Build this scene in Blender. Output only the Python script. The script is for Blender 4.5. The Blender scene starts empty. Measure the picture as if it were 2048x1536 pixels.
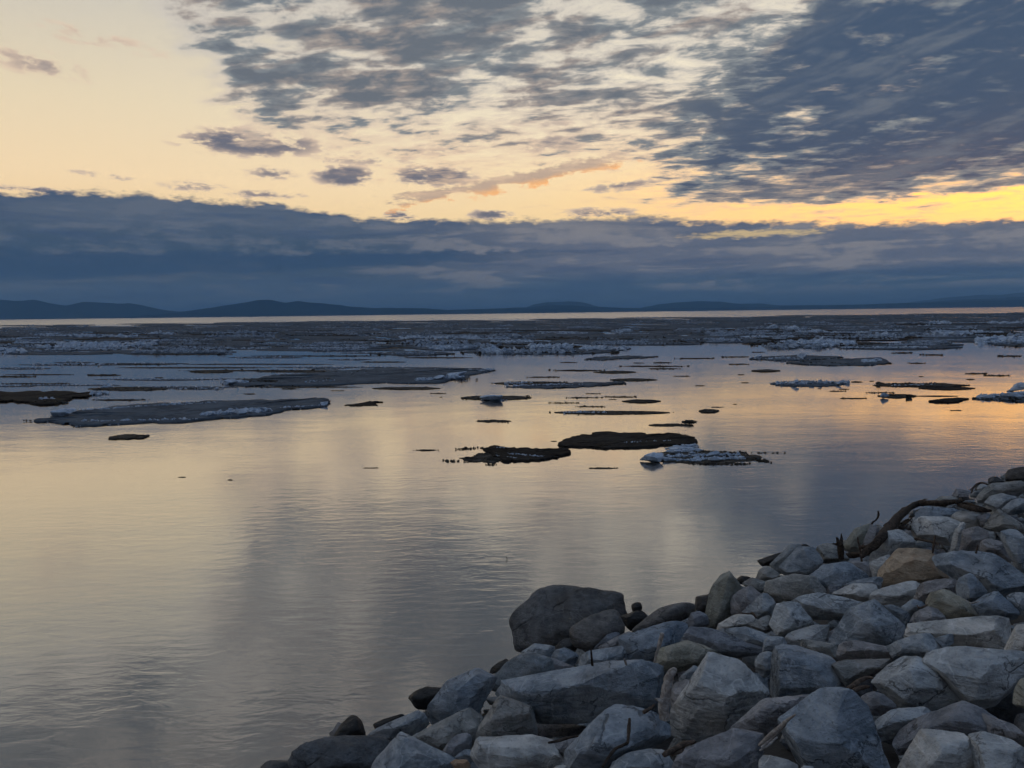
import bpy, bmesh, math, random
import numpy as np
from mathutils import Matrix, Vector

scene = bpy.context.scene
COL = scene.collection
rad = math.radians

# ------------------------------------------------------------------ camera
CAM_H = 4.0                      # eye height above the river
F_PX = 1577.0                    # focal length in pixels of a 2048 px wide frame
PITCH, ROLL = rad(5.18), rad(-0.72)
cam_data = bpy.data.cameras.new('camera')
cam = bpy.data.objects.new('camera', cam_data)
COL.objects.link(cam)
cam_data.sensor_width = 36.0
cam_data.lens = F_PX / 2048.0 * 36.0
cam_data.clip_start, cam_data.clip_end = 0.05, 200000.0
CAM_M = (Matrix.Translation((0, 0, CAM_H)) @ Matrix.Rotation(rad(90) - PITCH, 4, 'X')
         @ Matrix.Rotation(ROLL, 4, 'Z'))
cam.matrix_world = CAM_M
scene.camera = cam

def ray(px, py):
    """direction of the sight line that meets the 2048x1536 photograph at (px, py), world space"""
    v = CAM_M.to_3x3() @ Vector(((px - 1024.0) / F_PX, (768.0 - py) / F_PX, -1.0))
    return v

def azel(px, py):
    d = ray(px, py).normalized()
    return math.degrees(math.atan2(d.x, d.y)), math.degrees(math.asin(d.z))

# ------------------------------------------------------------------ sky
SUN_AZ, SUN_EL = 52.0, 5.0       # degrees to the right of the view, above the horizon
world = bpy.data.worlds.new('World')
scene.world = world
world.use_nodes = True
try:
    world.cycles.sampling_method = 'MANUAL'
    world.cycles.sample_map_resolution = 512
except Exception:
    pass

class G:
    """tiny expression builder for shader math"""
    nt = None
def _in(node, i, v):
    if isinstance(v, E): G.nt.links.new(v.s, node.inputs[i])
    else: node.inputs[i].default_value = v
def M(op, a, b=None, c=None, clamp=False):
    n = G.nt.nodes.new('ShaderNodeMath'); n.operation = op; n.use_clamp = clamp
    _in(n, 0, a)
    if b is not None: _in(n, 1, b)
    if c is not None: _in(n, 2, c)
    return E(n.outputs[0])
class E:
    def __init__(self, s): self.s = s
    def __add__(a, b): return M('ADD', a, b)
    __radd__ = __add__
    def __sub__(a, b): return M('SUBTRACT', a, b)
    def __rsub__(a, b): return M('SUBTRACT', b, a)
    def __mul__(a, b): return M('MULTIPLY', a, b)
    __rmul__ = __mul__
    def __truediv__(a, b): return M('DIVIDE', a, b)
    def __rtruediv__(a, b): return M('DIVIDE', b, a)
def sstep(x, a, b):
    n = G.nt.nodes.new('ShaderNodeMapRange'); n.interpolation_type = 'SMOOTHSTEP'
    _in(n, 0, x)
    n.inputs[1].default_value = a; n.inputs[2].default_value = b
    return E(n.outputs[0])
def lstep(x, a, b, c=0.0, d=1.0):
    n = G.nt.nodes.new('ShaderNodeMapRange'); n.clamp = True
    _in(n, 0, x)
    for i, v in ((1, a), (2, b), (3, c), (4, d)): n.inputs[i].default_value = v
    return E(n.outputs[0])
def xyz(x, y, z=0.0):
    n = G.nt.nodes.new('ShaderNodeCombineXYZ')
    for i, v in enumerate((x, y, z)): _in(n, i, v)
    return E(n.outputs[0])
def sep(v):
    n = G.nt.nodes.new('ShaderNodeSeparateXYZ'); _in(n, 0, v)
    return E(n.outputs[0]), E(n.outputs[1]), E(n.outputs[2])
def noise(vec, scale, detail=6.0, rough=0.55, dist=0.0, lac=2.0, dim='3D'):
    n = G.nt.nodes.new('ShaderNodeTexNoise'); n.noise_dimensions = dim
    _in(n, 'Vector', vec)
    n.inputs['Scale'].default_value = scale; n.inputs['Detail'].default_value = detail
    n.inputs['Roughness'].default_value = rough; n.inputs['Distortion'].default_value = dist
    n.inputs['Lacunarity'].default_value = lac
    return E(n.outputs[0])
def voronoi(vec, scale, feature='F1', out=0, rnd=1.0, smooth=None):
    n = G.nt.nodes.new('ShaderNodeTexVoronoi'); n.feature = feature
    _in(n, 'Vector', vec); n.inputs['Scale'].default_value = scale
    n.inputs['Randomness'].default_value = rnd
    if smooth is not None and 'Smoothness' in n.inputs: n.inputs['Smoothness'].default_value = smooth
    return E(n.outputs[out])
def mix(f, a, b, mode='MIX'):
    n = G.nt.nodes.new('ShaderNodeMix'); n.data_type = 'RGBA'; n.blend_type = mode
    n.clamp_factor = True
    fi, ai, bi = n.inputs[0], n.inputs[6], n.inputs[7]
    for s, v in ((fi, f), (ai, a), (bi, b)):
        if isinstance(v, E): G.nt.links.new(v.s, s)
        else: s.default_value = v if not isinstance(v, tuple) else (*v[:3], 1.0)
    return E(n.outputs[2])
def ramp(f, stops, interp='LINEAR'):
    n = G.nt.nodes.new('ShaderNodeValToRGB'); cr = n.color_ramp; cr.interpolation = interp
    while len(cr.elements) < len(stops): cr.elements.new(1.0)
    for e, (p, c) in zip(cr.elements, stops):
        e.position = p; e.color = (*c, 1.0)
    _in(n, 0, f)
    return E(n.outputs[0])
def curve(f, pts, lo, hi):
    """piecewise curve through pts; f and values are scaled from [lo,hi] ranges"""
    n = G.nt.nodes.new('ShaderNodeFloatCurve')
    (x0, x1), (y0, y1) = lo, hi
    c = n.mapping.curves[0]
    q = [((x - x0) / (x1 - x0), (y - y0) / (y1 - y0)) for x, y in pts]
    while len(c.points) < len(q): c.points.new(0.5, 0.5)
    for p, (x, y) in zip(c.points, q):
        p.location = (x, y); p.handle_type = 'VECTOR'
    n.mapping.update()
    _in(n, 1, lstep(f, x0, x1))
    return E(n.outputs[0]) * (y1 - y0) + y0
def L(r, g, b):
    f = lambda u: (u / 255.0 / 12.92) if u <= 10 else ((u / 255.0 + 0.055) / 1.055) ** 2.4
    return (f(r), f(g), f(b))

def build_sky():
    nt = G.nt = world.node_tree
    nt.nodes.clear()
    tc = nt.nodes.new('ShaderNodeTexCoord')
    D = E(tc.outputs['Generated'])
    x, y, z = sep(D)
    az = M('ARCTAN2', x, y) * 57.29578
    zc = M('MINIMUM', M('MAXIMUM', z, -1.0), 1.0)
    el = M('ARCSINE', zc) * 57.29578
    elp = M('MAXIMUM', el, 0.0)
    # cloud sheet seen in perspective
    zz = M('MAXIMUM', z, 0.0) + 0.10
    q = xyz(x / zz, y / zz, 0.0)
    # layout noises
    n_big = noise(q, 1.3, 2, 0.5, dim='2D')
    n_cl = noise(xyz(x / zz * 0.62 + 3.0, y / zz * 0.95 + x / zz * 0.12, 0.0), 8.6, 6, 0.60, 0.15, dim='2D')
    n_fine = noise(q, 17.0, 4, 0.6, dim='2D')
    n_st = noise(xyz(az * 0.055, elp * 0.55, 0.0), 2.0, 4, 0.55, 0.3, dim='2D')
    n_puf = noise(xyz(az * 0.30 + 7.0, elp * 0.75, 0.0), 1.5, 7, 0.62, dim='2D')

    # ---- clear air: Nishita sky under a low sun, tinted by the thin high veil
    sk = nt.nodes.new('ShaderNodeTexSky'); sk.sky_type = 'NISHITA'; sk.sun_disc = False
    sk.sun_elevation = rad(SUN_EL); sk.sun_rotation = rad(SUN_AZ)
    sk.air_density = 1.2; sk.dust_density = 2.0; sk.ozone_density = 1.5
    nish = E(sk.outputs[0])
    veil = ramp(lstep(elp, 0, 60), [
        (0.0, L(210, 178, 136)), (0.11, L(253, 218, 166)), (0.15, L(252, 222, 178)), (0.23, L(233, 214, 180)),
        (0.36, L(192, 190, 183)), (0.5, L(172, 165, 164)), (0.75, L(128, 154, 190)), (1.0, L(98, 138, 184))])
    # towards the hidden sun the air is yellower, away from it bluer
    g2x = (az - 12.0) / 26.0; g2y = (elp - 15.0) / 9.0
    veil = mix(M('EXPONENT', (g2x * g2x + g2y * g2y) * -1.0) * 0.75, veil, L(252, 240, 214))
    dx = (az - 30.0) / 32.0; dy = (elp - 7.5) / 4.2
    glow = M('EXPONENT', (dx * dx + dy * dy) * -1.0)
    veil = mix(glow * 0.88, veil, (1.08, 0.72, 0.27))
    hx = (az - 36.0) / 17.0; hy = (elp - 7.6) / 2.6
    veil = mix(M('EXPONENT', (hx * hx + hy * hy) * -1.0), veil, (2.4, 1.02, 0.14))
    back = sstep(y, 0.45, -0.6)
    veil = mix(back, veil, L(100, 138, 186))
    clear = mix(0.12, veil, mix(1.0, nish, (0.10, 0.10, 0.10), 'MULTIPLY'))

    # ---- small single clouds
    azel_v = xyz(az, elp, 0.0)
    single = E(nt.nodes.new('ShaderNodeValue').outputs[0])
    for (px, py, rx, ry, rot, amp) in SINGLES:
        a0, e0 = azel(px, py)
        sx = math.degrees(rx / F_PX) * math.cos(rad(a0)) ** 1.0; sy = math.degrees(ry / F_PX)
        mp = nt.nodes.new('ShaderNodeMapping'); mp.vector_type = 'TEXTURE'
        _in(mp, 0, azel_v)
        mp.inputs[1].default_value = (a0, e0, 0); mp.inputs[2].default_value = (0, 0, rad(rot)); mp.inputs[3].default_value = (sx, sy, 1)
        dt = nt.nodes.new('ShaderNodeVectorMath'); dt.operation = 'DOT_PRODUCT'
        nt.links.new(mp.outputs[0], dt.inputs[0]); nt.links.new(mp.outputs[0], dt.inputs[1])
        g = M('MULTIPLY_ADD', E(dt.outputs['Value']), -amp, amp)
        single = M('MAXIMUM', single, g)
    rag = (n_puf - 0.5) * 2.4 + (n_fine - 0.5) * 1.2
    sd = sstep(single + rag * sstep(single, 0.0, 0.3), 0.18, 1.05)
    s_col = mix(sd * sstep(single, 0.25, 0.9), L(212, 188, 166), L(92, 97, 114))
    col = mix(M('MINIMUM', sd * 1.6, 0.95) * sstep(single, 0.02, 0.5), clear, s_col)

    # ---- orange-lit streak
    a0, e0 = azel(985, 370); a1, e1 = azel(1230, 318)
    rot = math.degrees(math.atan2(e1 - e0, a1 - a0))
    c_, s_ = math.cos(rad(rot)), math.sin(rad(rot))
    u = az - a0; v = elp - e0
    uu = u * c_ + v * s_; vv = v * c_ - u * s_
    wob = (n_puf - 0.5) * 2.0
    band = 1.0 - M('ABSOLUTE', (vv + wob * 0.5) / 0.62)
    along = 1.0 - M('POWER', M('ABSOLUTE', (uu - 2.0) / 10.0), 2.0)
    stk = sstep(M('MINIMUM', band, along) + wob * 1.6 + (n_fine - 0.5) * 1.4, 0.05, 0.7)
    stc = mix(sstep(vv + wob * 0.4, 0.05, -0.55), L(170, 146, 134), L(247, 172, 96))
    col = mix(stk * 0.8, col, stc)

    # ---- broken high sheet and the heavy mass on the right
    eb = curve(az, [(-180, 13), (-90, 16), (-45, 24)] + [azel(px, py) for px, py in UPPER_EDGE] + [(60, 9), (110, 10), (180, 13)], (-180, 180), (0, 40))
    s1 = (elp - eb) / 3.0
    lift = lstep(s1, -1.7, 1.5, -0.40, 0.16)
    mline = (az - lstep(elp, 7.5, 24.0, 11.0, 23.5)) / 7.0
    edge = sstep(s1 + (n_puf - 0.5) * 0.35, -0.04, 0.10)
    mass = sstep(mline + (n_big - 0.5) * 2.4 + (n_cl - 0.5) * 1.4, -0.9, 0.7) * edge
    # long streaks leaning up to the right
    ca, sa = math.cos(rad(14)), math.sin(rad(14))
    n_lane = noise(xyz((az * ca + elp * sa) * 0.09, (elp * ca - az * sa) * 0.50, 0.0), 1.0, 5, 0.6, 0.3, dim='2D')
    back_c = sstep(y, 0.5, -0.2)
    body = n_cl + (n_big - 0.5) * 0.40
    dens = body + lift + mass * 0.33 + back_c * 0.05
    cov = sstep(dens, 0.30, 0.68)
    # thin veil between the cells
    vl = sstep(s1 + (n_big - 0.5) * 2.0 + (n_fine - 0.5) * 0.8, -0.9, 1.2) * sstep(n_cl + (n_fine - 0.5) * 0.5, 0.30, 0.62)
    col = mix(vl * 0.5, col, mix(sstep(elp, 9, 18), L(226, 194, 164), L(178, 174, 170)))
    thick = sstep(body * (1.0 - mass * 0.25) + lift + mass * 0.34 + (n_fine - 0.5) * 0.16 + (n_lane - 0.5) * mass * 0.42, 0.43, 0.96)
    c_thin = mix(sstep(elp, 8, 17), L(232, 198, 162), L(200, 192, 182))
    c_mid = mix(sstep(n_lane, 0.40, 0.66), L(120, 127, 132), L(150, 140, 134))
    c_dark = mix(M('MAXIMUM', mass, back_c), L(94, 102, 112), L(50, 72, 99))
    c_up = mix(sstep(thick, 0.0, 0.42), c_thin, c_mid)
    c_up = mix(sstep(thick, 0.30, 0.85), c_up, c_dark)
    lane = sstep(n_lane + (n_cl - 0.5) * 0.5, 0.52, 0.76)
    c_up = mix(lane * mass * 0.45, c_up, L(116, 122, 128))
    c_up = mix(sstep(elp, 38, 58) * 0.8, c_up, L(128, 150, 180))
    col = mix(cov * 0.96, col, c_up)

    # ---- low bank along the horizon
    tb = curve(az, [(-180, 9), (-60, 9.5)] + [azel(px, py) for px, py in BANK_EDGE] + [(70, 7.5), (180, 9)], (-180, 180), (0, 20))
    depth = tb - elp + (n_puf - 0.5) * 1.5 + (n_fine - 0.5) * 0.35
    bank = sstep(depth, -0.10, 0.42)
    lf = sstep(az, 6.0, -14.0)                        # heavier to the left
    b_top = mix(lf, L(122, 121, 126), L(92, 102, 116))
    b_mid = mix(lf, L(108, 112, 124), L(70, 87, 105))
    b_low = mix(lf, L(76, 96, 116), L(78, 95, 114))
    bc = mix(sstep(elp + (n_puf - 0.5) * 2.6, 6.6, 4.4), b_top, b_mid)
    bc = mix(sstep(n_puf + (n_st - 0.5) * 0.4, 0.42, 0.66) * sstep(elp, 2.2, 4.5) * 0.55, bc, mix(lf, L(132, 128, 130), L(94, 105, 119)))
    bc = mix(sstep(elp + (n_st - 0.5) * 1.4, 3.2, 1.6), bc, b_low)
    pale = sstep(n_st + (n_puf - 0.5) * 0.45, 0.48, 0.66)
    bc = mix(pale * lstep(az, -20, 14, 0.12, 0.62) * sstep(elp, 0.7, 2.4), bc, L(154, 146, 142))
    dk = sstep(1.0 - n_st + (n_puf - 0.5) * 0.5, 0.50, 0.72)
    bc = mix(dk * 0.45, bc, L(58, 79, 108))
    # the dark flat base of the left bank, thinning out to the right
    e_l = azel(0, 530)[1]; e_r = azel(1150, 505)[1]; a_l = azel(0, 530)[0]; a_r = azel(1150, 505)[0]
    bl = lstep(az, a_l, a_r, e_l, e_r)
    bw = lstep(az, a_l, a_r + 3.0, 1.15, 0.25)
    bb = sstep(1.0 - M('ABSOLUTE', (elp - bl + (n_puf - 0.5) * 1.0) / bw), 0.0, 0.45) * sstep(az, a_r + 3.0, a_r - 8.0)
    bc = mix(bb * 0.8, bc, L(56, 78, 103))
    # a yellow slit in the bank on the right
    a0, e0 = azel(1510, 468)
    u = (az - a0) / 5.6; v = (elp - e0 + (n_puf - 0.5) * 0.8) / 0.36
    slit = sstep(1.0 - (u * u + v * v) + (n_fine - 0.5) * 1.6, 0.0, 1.0)
    bc = mix(slit * 0.85, bc, L(236, 200, 140))
    bc = mix(1.0, bc, (0.77, 0.83, 0.91), 'MULTIPLY')
    col = mix(bank, col, bc)

    # below the horizon: dim water-coloured ground
    col = mix(sstep(z, 0.0, -0.02), col, L(70, 80, 95))
    bg = nt.nodes.new('ShaderNodeBackground')
    nt.links.new(col.s, bg.inputs[0]); bg.inputs[1].default_value = 1.17
    out = nt.nodes.new('ShaderNodeOutputWorld')
    nt.links.new(bg.outputs[0], out.inputs[0])

UPPER_EDGE = [(0, -60), (150, -30), (270, 0), (420, 130), (490, 285), (700, 308), (950, 312), (1080, 325), (1260, 345),
              (1360, 400), (1500, 414), (1750, 402), (2048, 374)]
BANK_EDGE = [(0, 378), (130, 376), (280, 386), (450, 396), (560, 408), (700, 430), (1000, 438), (1200, 428), (1400, 438), (1600, 444), (2048, 438)]
SINGLES = [(505, 285, 185, 34, 0, 1.0), (690, 352, 80, 26, 0, 1.1), (865, 351, 110, 26, 0, 1.1), (545, 346, 70, 18, 0, .75),
           (390, 372, 90, 14, 0, .7), (530, 388, 110, 13, 0, .75), (730, 318, 140, 20, 0, .6), (870, 302, 110, 12, 0, .55),
           (80, 128, 130, 30, -8, .62), (190, 78, 190, 20, -6, .5), (210, 352, 90, 8, -5, .6), (60, 380, 110, 10, 0, .8), (1110, 290, 90, 26, 0, .8),
           (1250, 372, 110, 14, 4, .8), (980, 428, 60, 14, 0, .9), (800, 432, 50, 14, 0, .9), (1200, 425, 90, 14, 0, .9), (1090, 250, 80, 14, 0, .7)]
build_sky()

sun_d = bpy.data.lights.new('sun', 'SUN')
sun_d.energy = 0.10; sun_d.angle = rad(12); sun_d.color = (1.0, 0.78, 0.5)
sun = bpy.data.objects.new('sun', sun_d); COL.objects.link(sun)
sdir = Vector((math.sin(rad(SUN_AZ)) * math.cos(rad(SUN_EL)), math.cos(rad(SUN_AZ)) * math.cos(rad(SUN_EL)), math.sin(rad(SUN_EL))))
sun.rotation_euler = (-sdir).to_track_quat('-Z', 'Y').to_euler()
sun.location = (30, 40, 20)

vs = scene.view_settings
vs.view_transform = 'Standard'; vs.look = 'None'; vs.exposure = 0.0; vs.gamma = 1.0
vs.use_curve_mapping = False
scene.cycles.use_denoising = True
scene.cycles.max_bounces = 6
scene.cycles.use_adaptive_sampling = True
scene.cycles.adaptive_threshold = 0.03
scene.cycles.adaptive_min_samples = 8
scene.cycles.volume_bounces = 0

# ------------------------------------------------------------------ helpers
def new_mat(name):
    m = bpy.data.materials.new(name); m.use_nodes = True
    G.nt = m.node_tree
    b = m.node_tree.nodes['Principled BSDF']
    return m, b
def link(e, sock): G.nt.links.new(e.s, sock)
def bump(h, strength, dist, normal=None):
    n = G.nt.nodes.new('ShaderNodeBump')
    _in(n, 'Height', h)
    if isinstance(strength, E): G.nt.links.new(strength.s, n.inputs['Strength'])
    else: n.inputs['Strength'].default_value = strength
    n.inputs['Distance'].default_value = dist
    if normal is not None: G.nt.links.new(normal.s, n.inputs['Normal'])
    return E(n.outputs[0])
def position():
    n = G.nt.nodes.new('ShaderNodeNewGeometry'); return E(n.outputs['Position'])
def objcoord():
    n = G.nt.nodes.new('ShaderNodeTexCoord'); return E(n.outputs['Object'])

def mesh_obj(name, V, F, mat, parent=None, smooth=True):
    me = bpy.data.meshes.new(name)
    me.from_pydata([tuple(v) for v in V], [], F)
    me.materials.append(mat)
    if smooth: me.polygons.foreach_set('use_smooth', [True] * len(me.polygons))
    me.update()
    o = bpy.data.objects.new(name, me); COL.objects.link(o)
    if parent is not None: o.parent = parent
    return o
def tag(o, label=None, cat=None, group=None, kind=None):
    if label: o['label'] = label
    if cat: o['category'] = cat
    if group: o['group'] = group
    if kind: o['kind'] = kind
    return o

# vectorised value noise ---------------------------------------------------
def _hash(ix, iy, iz, seed):
    h = (ix.astype(np.int64) * 374761393 + iy.astype(np.int64) * 668265263 + iz.astype(np.int64) * 2147483647 + seed * 974711) & 0xFFFFFFFF
    h = ((h ^ (h >> 13)) * 1274126177) & 0xFFFFFFFF
    h = (h ^ (h >> 16)) & 0xFFFFFFFF
    return h / 4294967295.0
def vnoise(P, seed=0):
    P = np.asarray(P, float); I = np.floor(P).astype(np.int64); f = P - I
    w = f * f * f * (f * (f * 6 - 15) + 10)
    r = 0
    for dx in (0, 1):
        for dy in (0, 1):
            for dz in (0, 1):
                c = _hash(I[:, 0] + dx, I[:, 1] + dy, I[:, 2] + dz, seed)
                r = r + c * (w[:, 0] if dx else 1 - w[:, 0]) * (w[:, 1] if dy else 1 - w[:, 1]) * (w[:, 2] if dz else 1 - w[:, 2])
    return r * 2 - 1
def fbm(P, octv=4, seed=0, gain=0.5):
    P = np.asarray(P, float); a = 1.0; r = 0; t = 0
    for k in range(octv):
        r = r + a * vnoise(P * (2.03 ** k) + 17.3 * k, seed + k); t += a; a *= gain
    return r / t

# ------------------------------------------------------------------ shore line frame
SH_P = np.array([0.0, 9.5]); SH_D = np.array([0.757, 0.653]); SH_D = SH_D / np.linalg.norm(SH_D)
SH_N = np.array([SH_D[1], -SH_D[0]])         # inland
SLOPE = 0.33
def bank_z(x, y):
    s = (np.asarray(x) - SH_P[0]) * SH_N[0] + (np.asarray(y) - SH_P[1]) * SH_N[1]
    return SLOPE * s
def on_water(px, py, h=0.0):
    d = ray(px, py); t = (h - CAM_H) / d.z
    return Vector((d.x * t, d.y * t, h))
def on_bank(px, py, lift=0.0):
    d = ray(px, py); n2 = SH_N
    # z = SLOPE*((x-p)·n) + lift along the ray
    k = SLOPE * (d.x * n2[0] + d.y * n2[1]); c = -SLOPE * (SH_P[0] * n2[0] + SH_P[1] * n2[1])
    t = (c + lift - CAM_H) / (d.z - k)
    return t

# ------------------------------------------------------------------ river
def build_water():
    m, b = new_mat('river_water')
    p = position(); px, py, pz = sep(p)
    dist = M('SQRT', px * px + py * py)
    far = sstep(dist, 150.0, 700.0)
    # slicks: long calm lanes between ruffled water
    lanes = noise(xyz(px * 0.010, py * 0.045, 0.0), 1.0, 3, 0.5, dim='2D')
    ruff = sstep(lanes, 0.40, 0.60)
    mid = sstep(dist, 60.0, 36.0)                     # the open pool off the bank is all lightly ruffled
    ruff = M('MAXIMUM', ruff, mid)
    # ripples run across the view in drifting patches; a longer, lower swell lies under them
    r1 = noise(xyz(px * 2.1, py * 5.2, 0.0), 1.0, 3, 0.55, 0.3, dim='2D')
    r2 = noise(xyz(px * 0.30, py * 0.75, 0.0), 1.0, 2, 0.5, dim='2D')
    patch = sstep(noise(xyz(px * 0.16, py * 0.22, 0.0), 1.0, 2, 0.5, dim='2D'), 0.38, 0.66)
    near = sstep(dist, 26.0, 7.0)
    h = r1 * (0.0022 + patch * 0.0050 + near * 0.0030) + r2 * (0.009 + near * 0.005)
    n = bump(h, lstep(dist, 30.0, 140.0, 0.6, 0.12), 1.0)
    b.inputs['Base Color'].default_value = (0.045, 0.038, 0.031, 1)
    rough = 0.085 + ruff * 0.035 + far * 0.19
    link(rough, b.inputs['Roughness'])
    b.inputs['IOR'].default_value = 2.4
    b.inputs['Coat Weight'].default_value = 1.0
    b.inputs['Coat IOR'].default_value = 1.9
    link(rough * 0.8, b.inputs['Coat Roughness'])
    link(n, b.inputs['Normal']); link(n, b.inputs['Coat Normal'])
    R = 60000.0
    ys = [-400, 0, 20, 60, 200, 800, 4000, R]; xs = [-R, -4000, -800, -200, -60, 0, 60, 200, 800, 4000, R]
    V = [(x_, y_, 0.0) for y_ in ys for x_ in xs]; nx = len(xs)
    F = [(j * nx + i, j * nx + i + 1, (j + 1) * nx + i + 1, (j + 1) * nx + i) for j in range(len(ys) - 1) for i in range(nx - 1)]
    o = mesh_obj('river_water', V, F, m, smooth=False)
    tag(o, kind='structure')
    # the ground under river and bank
    m2, b2 = new_mat('silt')
    b2.inputs['Base Color'].default_value = (0.05, 0.045, 0.04, 1); b2.inputs['Roughness'].default_value = 0.95
    link(bump(noise(position(), 6.0, 6, 0.6), 0.6, 0.05), b2.inputs['Normal'])
    # bank sheet: follows the slope on land, drops to the river bed, flat on top behind the camera
    ss = [-60000, -300, -40, -6, -3, -1, 0, 1, 2, 3, 4, 5, 6, 7, 8, 9, 10, 14, 40, 600]
    ts = [-60000, -2000, -300, -60] + list(np.arange(-30, 60, 1.5)) + [80, 200, 800, 4000, 60000]
    V = []
    for s_ in ss:
        z_ = SLOPE * s_ - 0.42
        z_ = max(-2.5, min(z_, 2.55))
        for t_ in ts:
            q_ = SH_P + SH_D * t_ + SH_N * s_
            V.append((q_[0], q_[1], z_))
    nt_ = len(ts)
    V = np.array(V); near_ = (np.abs(V[:, 0]) < 60) & (np.abs(V[:, 1]) < 60)
    V[:, 2] += np.where(near_, 0.10 * fbm(V * 0.9, 3, 5), 0)
    F = [(j * nt_ + i, j * nt_ + i + 1, (j + 1) * nt_ + i + 1, (j + 1) * nt_ + i) for j in range(len(ss) - 1) for i in range(nt_ - 1)]
    tag(mesh_obj('ground', V, F, m2), kind='structure')
build_water()

# ------------------------------------------------------------------ hills on the far shore
def build_hills():
    m, b = new_mat('haze_tinted_forest_hill')
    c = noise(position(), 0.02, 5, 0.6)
    link(mix(c, (0.016, 0.050, 0.088), (0.030, 0.070, 0.108)), b.inputs['Base Color'])  # blue of the distance haze painted into the forest colour, beside the real volume
    b.inputs['Roughness'].default_value = 1.0
    b.inputs['Specular IOR Level'].default_value = 0.0
    HOR = 625.8
    def ridge(name, dist, prof, depth, seed, rough=1.0):
        """prof: (px, pixels above the waterline) along the photograph's skyline"""
        prof = np.array(prof, float)
        pxs = np.arange(prof[0, 0], prof[-1, 0] + 1, 6.0)
        hpx = np.interp(pxs, prof[:, 0], prof[:, 1])
        jag = fbm(np.stack([pxs * 0.035, pxs * 0 + seed, pxs * 0], 1), 4, seed) * 1.6 * rough
        hpx = np.maximum(hpx + jag * np.clip(hpx / 10.0, 0, 1), 0.25)
        rows = 9; n = len(pxs); V = []
        xx = (pxs - 1024.0) / F_PX * dist; hh = hpx / F_PX * dist
        for k in range(rows):
            u = k / (rows - 1)            # 0 front foot, 1 crest
            nz = fbm(np.stack([xx * 0.0068, xx * 0 + k * 0.6, xx * 0 + seed], 1), 3, seed + 3)
            zz_ = -3 + (hh + 3) * np.maximum(0.0, u ** 1.6 + 0.5 * u * (1 - u) * nz)
            V += [(a_, dist - depth * (1 - u), z_) for a_, z_ in zip(xx, zz_)]
        V += [(a_, dist + depth * 1.2, -3) for a_ in xx]      # back slope
        F = [(j * n + i, j * n + i + 1, (j + 1) * n + i + 1, (j + 1) * n + i) for j in range(rows) for i in range(n - 1)]
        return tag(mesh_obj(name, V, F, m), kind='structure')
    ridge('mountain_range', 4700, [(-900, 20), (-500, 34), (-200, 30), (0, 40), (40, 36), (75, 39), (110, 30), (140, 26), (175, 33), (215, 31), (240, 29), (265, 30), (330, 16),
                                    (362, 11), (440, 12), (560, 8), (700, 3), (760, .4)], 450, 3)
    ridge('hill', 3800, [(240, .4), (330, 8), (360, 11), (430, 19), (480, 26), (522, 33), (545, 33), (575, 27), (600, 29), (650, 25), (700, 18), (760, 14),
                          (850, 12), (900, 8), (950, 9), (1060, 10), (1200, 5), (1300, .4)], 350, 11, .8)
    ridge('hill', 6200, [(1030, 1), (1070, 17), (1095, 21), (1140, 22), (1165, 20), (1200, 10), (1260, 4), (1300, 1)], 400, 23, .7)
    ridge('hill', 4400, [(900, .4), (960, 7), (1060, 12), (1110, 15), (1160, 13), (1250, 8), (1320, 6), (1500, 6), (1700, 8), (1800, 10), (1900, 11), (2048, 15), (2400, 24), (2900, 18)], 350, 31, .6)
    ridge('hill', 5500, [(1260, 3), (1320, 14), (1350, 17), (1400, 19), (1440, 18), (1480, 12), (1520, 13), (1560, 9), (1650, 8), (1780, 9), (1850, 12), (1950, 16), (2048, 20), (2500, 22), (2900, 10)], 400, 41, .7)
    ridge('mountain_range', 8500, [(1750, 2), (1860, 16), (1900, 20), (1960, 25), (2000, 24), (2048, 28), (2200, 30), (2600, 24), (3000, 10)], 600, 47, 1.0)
build_hills()

# ------------------------------------------------------------------ rocks
def tri_mesh(name, V, T, mat, smooth=True, sharp=None):
    V = np.asarray(V, np.float32); T = np.asarray(T, np.int32)
    me = bpy.data.meshes.new(name)
    me.vertices.add(len(V)); me.vertices.foreach_set('co', V.ravel())
    me.loops.add(T.size); me.loops.foreach_set('vertex_index', T.ravel())
    me.polygons.add(len(T)); me.polygons.foreach_set('loop_start', np.arange(0, T.size, 3, dtype=np.int32))
    me.polygons.foreach_set('loop_total', np.full(len(T), 3, np.int32))
    me.polygons.foreach_set('use_smooth', np.full(len(T), smooth))
    me.materials.append(mat)
    me.update(calc_edges=True); me.validate()
    if sharp: me.set_sharp_from_angle(angle=rad(sharp))
    return me
def add_obj(name, me, loc=(0, 0, 0), parent=None):
    o = bpy.data.objects.new(name, me); COL.objects.link(o); o.location = loc
    if parent is not None: o.parent = parent
    return o
def icosphere(sub):
    bm = bmesh.new(); bmesh.ops.create_icosphere(bm, subdivisions=sub, radius=1.0)
    bm.verts.ensure_lookup_table()
    V = np.array([v.co[:] for v in bm.verts]); T = np.array([[v.index for v in f.verts] for f in bm.faces])
    bm.free(); return V, T
ICO = {k: icosphere(k) for k in (1, 2, 3, 4, 5)}

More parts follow.
